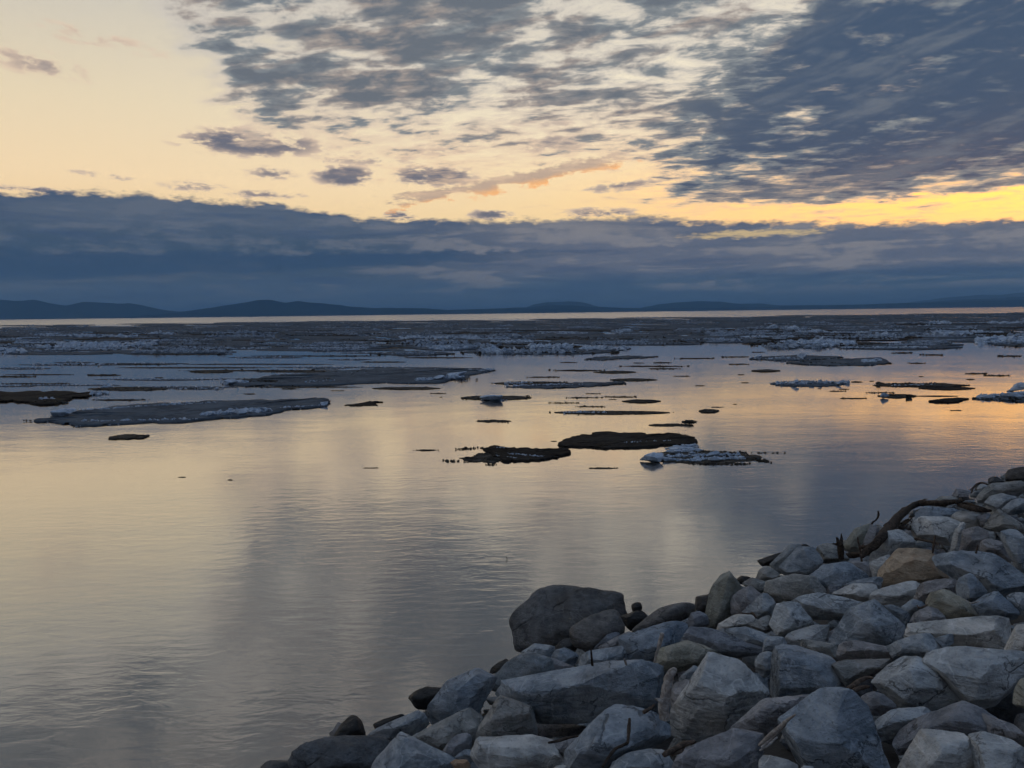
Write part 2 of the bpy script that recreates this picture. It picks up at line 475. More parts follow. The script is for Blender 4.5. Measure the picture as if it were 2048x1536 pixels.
def rock_mat(name, c_lo, c_hi, stain, amt, rough=0.85, speck=0.5):
    m, b = new_mat(name)
    oi = G.nt.nodes.new('ShaderNodeObjectInfo'); rnd = E(oi.outputs['Random'])
    o = objcoord(); ox, oy, oz = sep(o)
    v = xyz(ox + rnd * 37.0, oy + rnd * 91.0, oz + rnd * 53.0)
    n1 = noise(v, 3.2, 5, 0.6, 0.6)
    n2 = noise(v, 14.0, 4, 0.65)
    n3 = noise(xyz(ox * 0.6 + rnd * 11.0, oy * 0.6, oz * 3.0 + rnd * 7.0), 7.0, 4, 0.6, 0.8)   # bedding
    f = n1 * 0.45 + n2 * 0.30 + n3 * 0.25
    col = mix(sstep(f, 0.36, 0.64), c_lo, c_hi)
    col = mix(sstep(noise(v, 2.0, 4, 0.6), 0.50, 0.70) * amt, col, stain)
    pit = sstep(noise(v, 46.0, 3, 0.6), 0.60, 0.72)
    col = mix(pit * speck, col, tuple(0.35 * c for c in c_lo))
    vein = M('ABSOLUTE', noise(v, 2.6, 3, 0.5, 0.8) - 0.5)
    col = mix(sstep(vein, 0.012, 0.0) * 0.35, col, tuple(min(0.8, 1.35 * c) for c in c_hi))
    # broken fracture lines
    vd = xyz(ox + rnd * 37.0 + (n1 - 0.5) * 0.5, oy + rnd * 91.0 + (n2 - 0.5) * 0.25, oz * 1.5 + rnd * 53.0 + (n1 - 0.5) * 0.4)
    crack = sstep(voronoi(vd, 2.3, 'DISTANCE_TO_EDGE'), 0.022, 0.004) * sstep(noise(v, 2.4, 2, 0.5), 0.47, 0.56)
    col = mix(crack * 0.65, col, tuple(0.22 * c for c in c_lo))
    tint = mix(rnd, (0.78, 0.84, 0.91), (1.14, 1.08, 1.02))
    col = mix(1.0, col, tint, 'MULTIPLY')
    # splashed band just above the river
    gx, gy, gz = sep(position())
    wet = sstep(gz + (n1 - 0.5) * 0.12, 0.20, 0.09)
    col = mix(wet * 0.7, col, mix(1.0, col, (0.22, 0.21, 0.20), 'MULTIPLY'))
    link(col, b.inputs['Base Color'])
    lich = sstep(noise(v, 5.0, 5, 0.7), 0.66, 0.72)
    col = mix(lich * 0.45 * (1.0 - wet), col, (0.30, 0.27, 0.17))
    link(col, b.inputs['Base Color'])
    link(rough - wet * 0.45, b.inputs['Roughness'])
    b.inputs['Specular IOR Level'].default_value = 0.35
    nb = bump(n3 - crack * 0.5, 0.6, 0.035)
    nb = bump(n2 * 0.6 + noise(v, 38.0, 4, 0.65) * 0.4, 1.0, 0.034, nb)
    link(nb, b.inputs['Normal'])
    return m
RM = {
    'p': rock_mat('pale_limestone', (0.24, 0.25, 0.25), (0.60, 0.60, 0.58), (0.34, 0.28, 0.21), 0.40),
    'b': rock_mat('blue_grey_limestone', (0.12, 0.150, 0.180), (0.375, 0.41, 0.44), (0.24, 0.21, 0.18), 0.30),
    'g': rock_mat('grey_limestone', (0.13, 0.14, 0.14), (0.34, 0.345, 0.335), (0.23, 0.18, 0.14), 0.50),
    'v': rock_mat('mauve_grey_limestone', (0.12, 0.124, 0.134), (0.325, 0.325, 0.335), (0.22, 0.19, 0.175), 0.40),
    'o': rock_mat('olive_limestone', (0.16, 0.155, 0.125), (0.35, 0.34, 0.285), (0.22, 0.17, 0.09), 0.5),
    't': rock_mat('rusty_limestone', (0.21, 0.168, 0.120), (0.40, 0.33, 0.25), (0.32, 0.18, 0.095), 0.75),
    'e': rock_mat('dark_grey_river_stone', (0.050, 0.052, 0.054), (0.165, 0.163, 0.160), (0.10, 0.08, 0.06), 0.5, 0.7),
    'd': rock_mat('dark_wet_stone', (0.030, 0.030, 0.029), (0.105, 0.098, 0.092), (0.075, 0.055, 0.04), 0.5, 0.6),
    'k': rock_mat('black_wet_stone', (0.010, 0.010, 0.010), (0.030, 0.027, 0.024), (0.03, 0.02, 0.014), 0.5, 0.5),
}
CROP = {'A': (500, 1272), 'B': (800, 1272), 'C': (1000, 1100), 'D': (1100, 1272), 'E': (1300, 1080), 'F': (1400, 1272),
        'G': (1500, 980), 'H': (1696, 920), 'I': (1696, 1100), 'J': (1696, 1272)}
KS = 352.0 / 2048.0
def full(crop, pts):
    ox, oy = CROP[crop]
    return np.array([(ox + x * KS, oy + y * KS) for x, y in pts], float)
def hull2(P):
    P = sorted(map(tuple, P)); cr = lambda o, a, b: (a[0]-o[0])*(b[1]-o[1]) - (a[1]-o[1])*(b[0]-o[0])
    lo = []
    for p in P:
        while len(lo) > 1 and cr(lo[-2], lo[-1], p) <= 1e-9: lo.pop()
        lo.append(p)
    up = []
    for p in reversed(P):
        while len(up) > 1 and cr(up[-2], up[-1], p) <= 1e-9: up.pop()
        up.append(p)
    return np.array(lo[:-1] + up[:-1])

def simplify(pts, k):
    """drop the shortest-loss edges of a convex outline (neighbours extended to meet) until k corners are left"""
    pts = [np.array(q) for q in pts]
    while len(pts) > k:
        best = None; n = len(pts)
        for i in range(n):
            a, b, c, d = pts[i - 1], pts[i], pts[(i + 1) % n], pts[(i + 2) % n]
            u, v = b - a, c - d
            den = u[0] * v[1] - u[1] * v[0]
            if abs(den) > 1e-12:
                s = ((c - b)[0] * v[1] - (c - b)[1] * v[0]) / den
                if s > 0:
                    x = b + u * s
                    gain = abs((b[0]-x[0])*(c[1]-x[1]) - (b[1]-x[1])*(c[0]-x[0])) / 2
                    if best is None or gain < best[0]: best = (gain, 'e', i, x)
            loss = abs((b[0]-a[0])*(c[1]-a[1]) - (b[1]-a[1])*(c[0]-a[0])) / 2
            if best is None or loss < best[0]: best = (loss, 'v', i, None)
        _, kind, i, x = best
        if kind == 'v': pts.pop(i)
        else:
            j = (i + 1) % len(pts)
            pts[i] = x; pts.pop(j)
    return np.array(pts)
def star_rock(N, d, ext, sub, rng, size, p=18.0, rough=1.0):
    """surface of the softened intersection of half spaces n.x<=d seen from its inside point"""
    V, T = ICO[sub]
    D = V * ext; D = D / np.linalg.norm(D, axis=1, keepdims=True)
    q = np.maximum(D @ N.T, 0.0) / d
    q = np.maximum(q, 1e-9); qm = q.max(1)
    r = 1.0 / (qm * ((q / qm[:, None]) ** p).sum(1) ** (1.0 / p))
    P = D * r[:, None]
    seed = rng.randint(0, 10000)
    Q = P / size
    n_a = fbm(Q * 2.3 + seed, 3, seed); n_b = fbm(Q * 7.0 + seed, 3, seed + 9)
    n_c = fbm(Q * 19.0 + seed, 2, seed + 21)
    ridged = 1 - np.abs(fbm(Q * np.array([1.2, 1.2, 4.5]) + seed, 2, seed + 4))
    P = P * (1 + rough * (0.034 * n_a + 0.026 * n_b + 0.030 * (ridged - 0.7) + 0.010 * n_c))[:, None]
    return P, T
def make_rock(name, tone, poly, label, seed, dt=0.0, round_=110.0, lift=0.05, depth=0.75, top=None, sub=4, chips=6, corners=6, micro=3):
    """a boulder whose outline from the shore path follows poly; it gets real depth and rests in the bank"""
    rng = np.random.RandomState(seed)
    H = hull2(poly)
    x0, y0 = H.min(0); x1, y1 = H.max(0)
    ax, ay = (x0 + x1) / 2, 0.38 * y0 + 0.62 * y1
    t = on_bank(ax, ay, lift) + dt
    cx, cy = (x0 + x1) / 2, (y0 + y1) / 2
    f = np.array(ray(cx, cy)); f_len = np.linalg.norm(f)
    # keep the horizontal distance of the anchor
    C = np.array([0, 0, CAM_H]) + f * t
    fn = f / f_len
    rgt = np.cross(fn, [0, 0, 1.0]); rgt /= np.linalg.norm(rgt); up = np.cross(rgt, fn)
    pts = []
    for (px, py) in H:
        d_ = np.array(ray(px, py)); s_ = ((C - [0, 0, CAM_H]) @ fn) / (d_ @ fn)
        w = np.array([0, 0, CAM_H]) + d_ * s_ - C
        pts.append((w @ rgt, w @ up))
    pts = hull2(np.array(pts))
    w0, h0, lo0 = np.ptp(pts[:, 0]), np.ptp(pts[:, 1]), pts.min(0)
    if round_ > 30: pts = simplify(pts, corners)
    n = len(pts)
    w_, h_ = np.ptp(pts[:, 0]), np.ptp(pts[:, 1]); size = math.sqrt(w_ * h_)
    rz = depth * 0.5 * (0.55 * size + 0.45 * min(w_, h_) + 0.12 * w_)
    N, d = [], []
    for i in range(n):
        a, b = pts[i], pts[(i + 1) % n]
        e = b - a; l = np.linalg.norm(e)
        if l < 1e-4: continue
        n2 = np.array([e[1], -e[0]]) / l; dd = n2 @ a
        n3 = rgt * n2[0] + up * n2[1]
        for sgn, lo_, hi_ in ((-1, 12, 48), (1, 5, 30)):
            al = rad(rng.uniform(lo_, hi_))
            N.append(n3 * math.cos(al) + fn * sgn * math.sin(al)); d.append(max(dd, 0.03 * size) * math.cos(al))
    zup = np.array([0, 0, 1.0])
    toc = -np.array([fn[0], fn[1], 0]); toc /= np.linalg.norm(toc)
    # a face that looks up, one that looks at the path, a few odd ones, and the hidden back
    fr = [(zup * 1.0 + toc * 0.35 + rng.normal(0, .16, 3), top if top else rng.uniform(0.60, 0.85)), (toc + zup * rng.uniform(-.35, .25) + rng.normal(0, .22, 3), rng.uniform(0.75, 1.0)),
          (toc * .8 + zup * .5 + rgt * rng.uniform(.5, 1.1) + rng.normal(0, .15, 3), rng.uniform(.78, 1.0)),
          (toc * .8 + zup * .4 - rgt * rng.uniform(.5, 1.1) + rng.normal(0, .15, 3), rng.uniform(.78, 1.0)),
          (-toc + zup * .3 + rng.normal(0, .2, 3), 1.0), (-toc - zup * .3 + rgt * .7, 1.0), (-toc - zup * .2 - rgt * .7, 1.0), (-zup + rng.normal(0, .2, 3), 1.0)]
    for nn, k in fr:
        nn = nn / np.linalg.norm(nn)
        # support of the outline prism (depth rz) along nn
        s2 = np.max(pts @ np.array([nn @ rgt, nn @ up])) + rz * abs(nn @ fn)
        N.append(nn); d.append(max(k * s2 * 0.88, 0.12 * size))
    P0, _ = star_rock(np.array(N), np.array(d), np.ones(3), 2, np.random.RandomState(seed), size, 60.0, 0.0)
    for _ in range(chips):
        nn = rng.normal(0, .8, 3) + toc * .9 + zup * .5
        nn = nn / np.linalg.norm(nn); sup = np.max(P0 @ nn)
        N.append(nn); d.append(sup * rng.uniform(.72, .95))
    # worn and broken corners: many shallow cuts
    P1, _ = star_rock(np.array(N), np.array(d), np.ones(3), 3, np.random.RandomState(seed), size, 80.0, 0.0)
    for _ in range(micro):
        v_ = P1[rng.randint(len(P1))]; nn = v_ / np.linalg.norm(v_) + rng.normal(0, .35, 3); nn /= np.linalg.norm(nn)
        N.append(nn); d.append(np.max(P1 @ nn) * rng.uniform(.955, .992))
    N = np.array(N); d = np.array(d)
    ext = rgt * 0  # extents in world axes for even vertex spread
    ext = np.array([abs(rgt[i]) * w_ / 2 + abs(up[i]) * h_ / 2 + abs(fn[i]) * rz for i in range(3)])
    P, T = star_rock(N, d * (1.05 if round_ > 30 else 1.10), ext, sub, rng, size, round_, 0.85 if round_ > 30 else 2.1)
    # bring the finished stone back to the traced width and height
    a_ = P @ rgt; b_ = P @ up; c_ = P @ fn
    a_ = (a_ - a_.min()) / np.ptp(a_) * w0 * 1.05 + lo0[0] - .025 * w0
    b_ = (b_ - b_.min()) / np.ptp(b_) * h0 * 1.05 + lo0[1] - .025 * h0
    P = a_[:, None] * rgt + b_[:, None] * up + c_[:, None] * fn
    o = add_obj(name, tri_mesh(name, P, T, RM[tone], True, 24 if round_ > 30 else None), C)
    o['label'] = label; o['category'] = 'boulder' if size > 0.28 else 'stone'
    return o

# (tone, crop, outline, label[, options])
ROCKS = [
 ('d','A',[(60,1650),(70,1536),(130,1480),(220,1455),(330,1465),(440,1455),(500,1650)],'low dark stone in the bottom corner where the bank meets the river'),
 ('e','A',[(460,1440),(490,1340),(560,1290),(680,1225),(820,1205),(950,1190),(1050,1165),(1330,1175),(1560,1210),(1660,1260),(1520,1400),(1420,1540),(1300,1650),(460,1650)],'broad dark brown rounded boulder lowest at the river edge',dict(round_=14)),
 ('k','A',[(985,1170),(1060,1030),(1130,960),(1190,925),(1250,935),(1290,980),(1320,1060),(1340,1150),(1300,1210),(1000,1200)],'small black upright egg shaped stone standing behind the broad dark boulder',dict(round_=14)),
 ('k','A',[(1440,1085),(1480,1020),(1600,960),(1750,910),(1790,915),(1700,1050),(1470,1100)],'thin dark slab showing behind the blue grey wedge by the water'),
 ('b','B',[(-415,1190),(-310,1090),(-140,1010),(35,915),(180,870),(250,890),(330,1000),(300,1060),(150,1150),(0,1200),(-250,1260)],'blue grey wedge of rock right of the small black egg stone'),
 ('b','B',[(-345,1560),(-220,1400),(-25,1130),(60,1130),(350,1290),(560,1400),(700,1540),(600,1700),(-350,1700)],'blue grey pointed boulder cut by the bottom edge beside the broad dark one'),
 ('k','B',[(105,740),(210,640),(330,590),(400,605),(500,615),(520,650),(430,780),(350,850),(210,860),(150,800)],'black almond shaped stone sticking out over the water',dict(round_=16)),
 ('b','B',[(330,1020),(330,900),(380,760),(470,650),(540,560),(680,460),(800,410),(860,385),(960,390),(1020,440),(1110,460),(1120,500),(1050,560),(980,640),(960,760),(900,870),(700,880),(520,980),(370,1030)],'large blue grey boulder with brown foot beside the black almond stone'),
 ('k','B',[(1070,375),(1150,310),(1230,268),(1290,275),(1280,400),(1130,430),(1040,440)],'thin black stone between the brown humped rock and the water'),
 ('g','B',[(1040,560),(1120,440),(1220,330),(1310,240),(1420,200),(1560,215),(1660,250),(1760,320),(1850,400),(1700,500),(1480,580),(1250,660),(1130,660)],'brownish humped rock in front of the big dark shoreline boulder',dict(round_=16)),
 ('g','B',[(150,1150),(340,1040),(520,940),(690,850),(850,850),(980,960),(1010,1020),(960,1150),(870,1280),(640,1330),(500,1380),(360,1320),(240,1250)],'mid grey flat boulder below the large blue grey one near the river'),
 ('g','B',[(880,1190),(960,1080),(1000,970),(1080,830),(1140,720),(1280,700),(1450,760),(1560,850),(1530,980),(1590,1200),(1300,1260),(950,1260)],'brownish grey block at the low end of the long slab'),
 ('v','B',[(500,1370),(560,1260),(640,1160),(760,1130),(830,1180),(820,1290),(740,1380),(640,1430),(540,1430)],'small dark mauve stone left of the pale boulder at the bottom'),
 ('b','B',[(640,1410),(740,1330),(830,1320),(860,1400),(840,1460),(650,1470)],'little rounded blue grey stone tucked against the pale bottom boulder'),
 ('t','B',[(590,1470),(640,1440),(780,1440),(820,1500),(760,1560),(650,1550)],'small rusty brown flat stone in the gap at the bottom'),
 ('p','B',[(840,1400),(880,1260),(930,1190),(1010,1180),(1200,1195),(1340,1180),(1470,1155),(1560,1195),(1650,1250),(1800,1265),(1880,1300),(1910,1390),(1950,1480),(1960,1600),(950,1600),(930,1480)],'wide pale blue boulder at the bottom below the long slab'),
 ('b','D',[(-615,690),(-545,635),(-445,570),(-245,540),(-185,490),(0,450),(240,390),(500,345),(700,305),(850,310),(1080,290),(1190,310),(1250,370),(1330,440),(1310,560),(1270,680),(1150,740),(780,830),(540,950),(300,990),(0,1010),(-150,980),(-300,850),(-500,780)],'long flat slab with a striped pale top, longest rock near the water',dict(top=.62,depth=1.0,sub=5)),
 ('e','C',[(130,960),(150,870),(200,770),(280,710),(340,620),(430,530),(560,490),(700,490),(840,465),(960,480),(1100,445),(1280,428),(1370,480),(1430,570),(1450,650),(1420,740),(1400,820),(1400,920),(1130,1100),(880,1190),(640,1190),(400,1190),(215,1190),(170,1090)],'biggest dark rounded boulder standing in the shallows',dict(round_=22,sub=5,chips=10)),
 ('e','C',[(830,900),(1000,790),(1250,700),(1360,750),(1440,900),(1380,980),(1230,1000),(1130,1100),(1080,1190),(880,1190),(820,1050)],'dark brown hump leaning on the biggest shoreline boulder',dict(round_=14,dt=-.35)),
 ('d','C',[(640,1120),(720,1040),(800,1030),(850,1060),(870,1160),(830,1230),(700,1220)],'small dark stone at the foot of the biggest shoreline boulder'),
 ('k','C',[(1400,775),(1520,785),(1570,710),(1640,710),(1720,755),(1700,800),(1580,940),(1450,930),(1420,830)],'black pointed stone behind the gap, carrying a small ball stone'),
 ('k','C',[(1530,650),(1550,620),(1600,608),(1645,630),(1655,670),(1640,710),(1600,735),(1550,715)],'tiny black ball shaped stone perched on the pointed black stone',dict(round_=6,dt=.62,sub=3,ball=1)),
 ('e','E',[(-200,1075),(-125,975),(0,880),(105,790),(270,765),(340,735),(450,735),(520,770),(520,830),(420,900),(300,950),(150,990),(0,1050),(-100,1100)],'long dark hump of rock at the waterline right of the ball stone',dict(round_=16)),
 ('v','C',[(1080,1160),(1130,1060),(1240,920),(1400,990),(1330,1080),(1180,1180)],'grey triangular stone against the dark boulder'),
 ('v','C',[(1150,1150),(1300,1060),(1480,950),(1530,970),(1440,1080),(1390,1150),(1300,1180)],'narrow pinkish grey slab beside the grey triangular stone'),
 ('b','C',[(920,1390),(930,1230),(990,1195),(1060,1190),(1150,1160),(1380,1120),(1390,1210),(1440,1280),(1480,1360),(1300,1400),(1100,1420)],'pale upright block behind the long slab, a dark stick before it'),
 ('b','E',[(-355,1226),(-295,1150),(-185,1076),(0,1020),(140,975),(300,950),(420,985),(440,1180),(100,1300),(0,1430),(-260,1440),(-340,1330)],'large smooth blue grey slab behind the pale leaning stick'),
 ('v','E',[(380,1000),(660,1040),(790,1040),(860,1090),(1000,1170),(1310,1260),(1280,1340),(1050,1390),(800,1350),(560,1250),(400,1180)],'mauve striped slab between the smooth slab and the round pale boulder'),
 ('b','C',[(250,1190),(400,1090),(560,1110),(650,1170),(620,1260),(500,1310),(300,1270)],'low blue grey stone at the left foot of the big dark boulder'),
 ('b','C',[(600,1270),(660,1170),(780,1140),(880,1190),(910,1290),(850,1390),(700,1370)],'small smooth greenish grey stone behind the long slab'),
 ('v','C',[(480,1270),(620,1260),(760,1330),(890,1385),(760,1450),(560,1420)],'narrow mauve stone squeezed against the upper edge of the long slab'),
 ('o','D',[(1230,310),(1270,200),(1350,120),(1480,70),(1620,60),(1760,110),(1900,150),(2030,220),(1850,330),(1560,400),(1400,410),(1280,370)],'olive grey domed boulder with dark underside above the leaning driftwood stump'),
 ('b','D',[(1500,500),(1600,410),(1700,350),(1780,390),(1800,460),(1700,560),(1560,570)],'small blue grey stone in the hollow beside the round pale boulder'),
 ('v','D',[(1400,660),(1420,530),(1640,520),(1720,560),(1640,720),(1540,840),(1460,960),(1410,960)],'dim mauve stone behind the driftwood stump'),
 ('p','F',[(-345,1080),(-315,950),(-285,820),(-185,700),(-45,560),(35,400),(75,320),(180,255),(300,225),(400,245),(510,270),(600,340),(720,460),(760,560),(780,750),(620,830),(540,960),(450,1060),(330,1140),(0,1180),(-300,1180)],'big pale rounded boulder with a yellow lichen spot',dict(sub=5)),
 ('b','D',[(190,1400),(240,1270),(340,1170),(480,1030),(580,900),(680,825),(780,810),(900,815),(1020,830),(1100,890),(1200,930),(1330,940),(1390,1060),(1330,1150),(1100,1310),(900,1400),(700,1500),(650,1600),(400,1680),(200,1650)],'large blue grey boulder with a bent black twig lying on it',dict(sub=5)),
 ('v','D',[(0,1265),(150,1215),(330,1180),(300,1280),(180,1400),(120,1330)],'thin stone wedged under the long slab'),
 ('b','D',[(700,1500),(790,1410),(960,1350),(1100,1310),(1220,1320),(1300,1370),(1340,1440),(1420,1540),(1450,1700),(650,1700),(660,1560)],'speckled blue boulder at the bottom below the bent twig'),
 ('v','F',[(-330,1600),(-260,1430),(-150,1330),(0,1240),(180,1170),(340,1125),(500,1100),(690,1120),(720,1250),(700,1420),(640,1560),(500,1700),(-300,1700)],'smooth mauve boulder at the bottom left of the splintered wood'),
 ('v','F',[(340,1140),(450,1010),(560,900),(640,820),(760,770),(920,720),(1100,700),(1250,690),(1350,700),(1280,790),(1180,890),(1080,960),(900,1090),(720,1270),(500,1250)],'pinkish sloping rock under the splintered wood'),
 ('p','D',[(10,1560),(90,1505),(170,1505),(220,1540),(220,1620),(20,1640)],'little white stone at the bottom edge'),
 ('o','E',[(640,880),(680,720),(730,560),(780,430),(830,370),(890,375),(930,430),(1000,510),(1060,580),(1040,700),(1000,950),(780,1060),(690,1060),(650,960)],'tall pointed tan grey rock standing like a fin by the water',dict(dt=-.1)),
 ('v','E',[(940,640),(1050,580),(1150,540),(1230,580),(1300,630),(1190,760),(1070,870),(960,950)],'dark mauve rock leaning on the tall fin'),
 ('d','E',[(525,770),(530,680),(580,650),(700,630),(720,640),(700,760),(650,850),(560,830)],'small dark stone left of the tall fin'),
 ('v','E',[(420,940),(470,850),(560,830),(650,870),(680,1000),(520,1030),(430,990)],'pinkish stone at the foot of the tall fin'),
 ('k','E',[(1010,455),(1060,415),(1130,425),(1170,450),(1130,520),(1040,510)],'black stone peeping out right of the fin tip'),
 ('g','E',[(1080,510),(1200,440),(1250,480),(1380,500),(1340,620),(1250,620),(1180,560)],'low warm grey stone right of the tall fin'),
 ('g','E',[(1230,430),(1260,350),(1310,305),(1390,320),(1460,370),(1510,410),(1420,490),(1350,520),(1240,490)],'rounded grey stone below the flat black one at the waterline'),
 ('k','E',[(1250,240),(1330,215),(1430,170),(1530,150),(1570,180),(1500,270),(1400,300),(1300,300)],'flat black pointed stone jutting over the water on the right'),
 ('g','E',[(1400,310),(1500,230),(1560,170),(1600,100),(1660,60),(1720,50),(1770,70),(1760,160),(1640,300),(1560,370),(1500,400)],'dark grey curved stone between the flat black stone and the pale triangle'),
 ('k','E',[(1755,62),(1800,46),(1860,75),(1830,115),(1780,110)],'tiny black stone behind the top of the pale triangle',dict(sub=3)),
 ('b','G',[(340,990),(440,880),(540,750),(620,660),(700,670),(780,720),(840,800),(830,890),(720,980),(640,1030),(400,1030)],'pale greenish triangular boulder near the forked root'),
 ('g','E',[(1330,640),(1350,540),(1420,470),(1560,430),(1700,400),(1850,420),(1960,480),(2040,590),(1950,680),(1650,740),(1480,740),(1420,710)],'broad grey boulder below the pale triangular one'),
 ('b','E',[(1070,850),(1190,740),(1300,640),(1350,625),(1420,690),(1460,760),(1430,890),(1250,960),(1180,950),(1120,900)],'bright blue grey stone with a twig, right of the tall fin'),
 ('p','E',[(1390,1050),(1400,900),(1440,730),(1480,715),(1640,720),(1780,790),(1880,900),(1900,990),(1780,1060),(1600,1110),(1420,1130)],'square block with one bright edge in the middle of the bank'),
 ('p','E',[(780,1040),(960,940),(1060,860),(1160,870),(1240,930),(1200,1010),(1010,1050),(860,1080)],'pale thin slab right below the tall fin'),
 ('g','E',[(1170,1000),(1390,880),(1420,1060),(1300,1090)],'small grey stone left of the square block'),
 ('b','E',[(760,1050),(900,1050),(1100,1010),(1210,1050),(1330,1070),(1420,1140),(1350,1220),(1300,1290),(1000,1200),(860,1120)],'blue grey lump left of the square block'),
 ('b','E',[(1310,1270),(1360,1180),(1440,1130),(1550,1130),(1590,1210),(1500,1280),(1340,1320)],'small slate blue stone under the square block'),
 ('b','E',[(1570,1160),(1640,1070),(1760,1040),(1900,990),(2048,985),(2080,1080),(2060,1220),(1850,1230),(1700,1270),(1580,1240)],'rounded blue grey stone above the tall ribbed boulder'),
 ('g','F',[(1170,100),(1220,40),(1300,60),(1450,80),(1560,110),(1600,200),(1650,300),(1500,290),(1350,210),(1200,150)],'brown chipped stone behind the tall ribbed boulder'),
 ('p','G',[(470,1320),(640,1260),(830,1215),(960,1230),(1290,1250),(1300,1300),(1180,1420),(1060,1500),(700,1500),(560,1400)],'flat cream boulder right of the square block'),
 ('b','F',[(640,310),(690,220),(800,190),(860,190),(850,340),(820,470),(740,480),(660,400)],'small two toned stone between the pale rounded and ribbed boulders'),
 ('b','F',[(820,560),(830,300),(860,190),(960,150),(1100,115),(1200,130),(1350,190),(1450,250),(1550,350),(1650,480),(1770,640),(1600,730),(1250,760),(1000,760),(820,760)],'tall ribbed boulder with brown left side in the middle foreground',dict(sub=5)),
 ('g','J',[(-180,320),(-80,295),(60,275),(300,265),(480,270),(420,360),(330,450),(190,500),(100,560),(0,600),(-80,520)],'greenish flat slab right of the tall ribbed boulder'),
 ('b','F',[(910,1310),(960,1130),(1010,990),(1180,890),(1320,770),(1440,700),(1640,670),(1880,660),(1960,790),(2050,1060),(2150,1330),(2200,1560),(2190,1700),(1400,1700),(1150,1490),(1000,1440),(920,1390)],'largest blue grey boulder in the foreground right of the splintered wood',dict(sub=5)),
 ('p','F',[(690,1490),(760,1410),(830,1395),(930,1430),(1060,1460),(1140,1500),(1150,1600),(1100,1700),(720,1700)],'pale cream stone at the bottom under the largest boulder'),
 ('p','F',[(1150,1560),(1210,1510),(1300,1520),(1370,1600),(1320,1720),(1150,1720)],'little pale stone at the bottom edge right of the cream one'),
 ('g','G',[(770,700),(830,650),(900,622),(980,640),(1010,700),(1090,740),(1150,790),(1100,860),(960,850),(860,850),(800,800)],'round grey stone below the forked root'),
 ('o','G',[(1090,620),(1170,510),(1260,430),(1370,390),(1400,400),(1400,560),(1330,680),(1280,720),(1100,720)],'tan grey boulder at the water behind the forked root',dict(dt=.3)),
 ('v','G',[(1320,620),(1370,520),(1400,430),(1450,410),(1510,450),(1500,560),(1420,690),(1300,740)],'dark mauve rock beside the long log'),
 ('p','G',[(1390,830),(1450,720),(1560,600),(1620,490),(1700,460),(1790,490),(1880,560),(1920,660),(1850,740),(1700,800),(1500,850),(1450,870)],'two sided rock with pale left face above the rusty boulder'),
 ('b','G',[(680,1000),(800,900),(900,850),(1030,830),(1120,845),(1220,900),(1310,970),(1400,1030),(1300,1110),(1120,1170),(900,1190),(820,1120)],'wide blue dome of rock left of the rusty boulder'),
 ('v','G',[(1130,840),(1200,820),(1420,840),(1470,930),(1450,1030),(1380,1040),(1240,930)],'dark mauve stone between the blue dome and the rusty boulder'),
 ('t','H',[(350,1350),(360,1290),(470,1190),(530,1110),(640,1040),(760,1030),(930,1060),(1010,1110),(1060,1200),(1150,1310),(1155,1390),(1000,1440),(830,1480),(640,1490),(470,1510),(420,1490)],'big rusty tan boulder, the only orange brown one',dict(sub=5)),
 ('p','H',[(250,1190),(330,1190),(500,1110),(480,1200),(390,1330),(350,1390),(300,1350)],'small grey stone squeezed against the left of the rusty boulder'),
 ('v','G',[(890,1170),(950,1100),(1050,1120),(1070,1180),(930,1230)],'small pinkish stone in the dark hollow under the blue dome'),
 ('p','G',[(960,1230),(1090,1150),(1180,1095),(1280,1120),(1400,1090),(1520,1170),(1440,1260),(1300,1290),(1150,1280)],'speckled pale stone below the rusty boulder on the left'),
 ('b','G',[(1110,1110),(1200,1070),(1370,1050),(1480,1010),(1510,1100),(1540,1170),(1400,1140),(1250,1150)],'thin blue slab between the blue dome and the rusty boulder'),
 ('p','I',[(250,590),(330,500),(480,470),(640,420),(800,370),(850,410),(790,500),(710,580),(690,640),(560,650),(420,640),(340,620)],'long pale slab running below the rusty boulder'),
 ('p','H',[(720,880),(730,800),(850,700),(1010,670),(1190,670),(1280,720),(1320,770),(1280,900),(1220,980),(1010,980),(870,950),(770,930)],'broad white flat boulder above and right of the rusty one'),
 ('p','H',[(1190,690),(1260,620),(1370,600),(1480,630),(1550,710),(1570,800),(1400,830),(1300,800)],'white rounded boulder under the end of the log'),
 ('p','H',[(1190,1080),(1220,920),(1270,790),(1310,720),(1360,740),(1360,850),(1330,1000),(1310,1100)],'narrow pale leaning stone beside the broad white boulder'),
 ('v','H',[(1300,1090),(1320,930),(1370,800),(1520,780),(1640,830),(1640,950),(1560,1040),(1510,1110)],'dark speckled boulder right of the narrow pale stone'),
 ('b','H',[(780,740),(800,620),(880,560),(1050,550),(1240,570),(1310,620),(1220,690),(1000,710),(850,740)],'blue grey stone under the arch of the log'),
 ('v','H',[(1560,780),(1490,650),(1640,620),(1680,680),(1640,780)],'dim mauve stone under the right end of the log'),
 ('g','H',[(1580,780),(1640,660),(1720,570),(1800,580),(1900,650),(2060,760),(2080,840),(1800,840),(1640,820)],'grey triangular boulder near the right edge below the log end'),
 ('b','H',[(1590,510),(1660,420),(1780,390),(1900,420),(1970,470),(1880,560),(1760,610),(1680,590)],'pale blue rounded stone just above the log end'),
 ('b','H',[(1790,580),(1880,500),(1950,450),(2030,450),(2110,500),(2080,610),(1920,650),(1830,630)],'two toned stone at the right edge above the grey triangle'),
 ('g','H',[(1490,500),(1560,390),(1650,310),(1780,270),(1950,250),(2060,250),(2110,330),(1980,430),(1800,430),(1680,450),(1600,510)],'brown grey long boulder high on the right near the water'),
 ('d','H',[(1630,290),(1640,220),(1690,190),(1750,225),(1810,265),(1720,310)],'dark pointed stone at the far right waterline'),
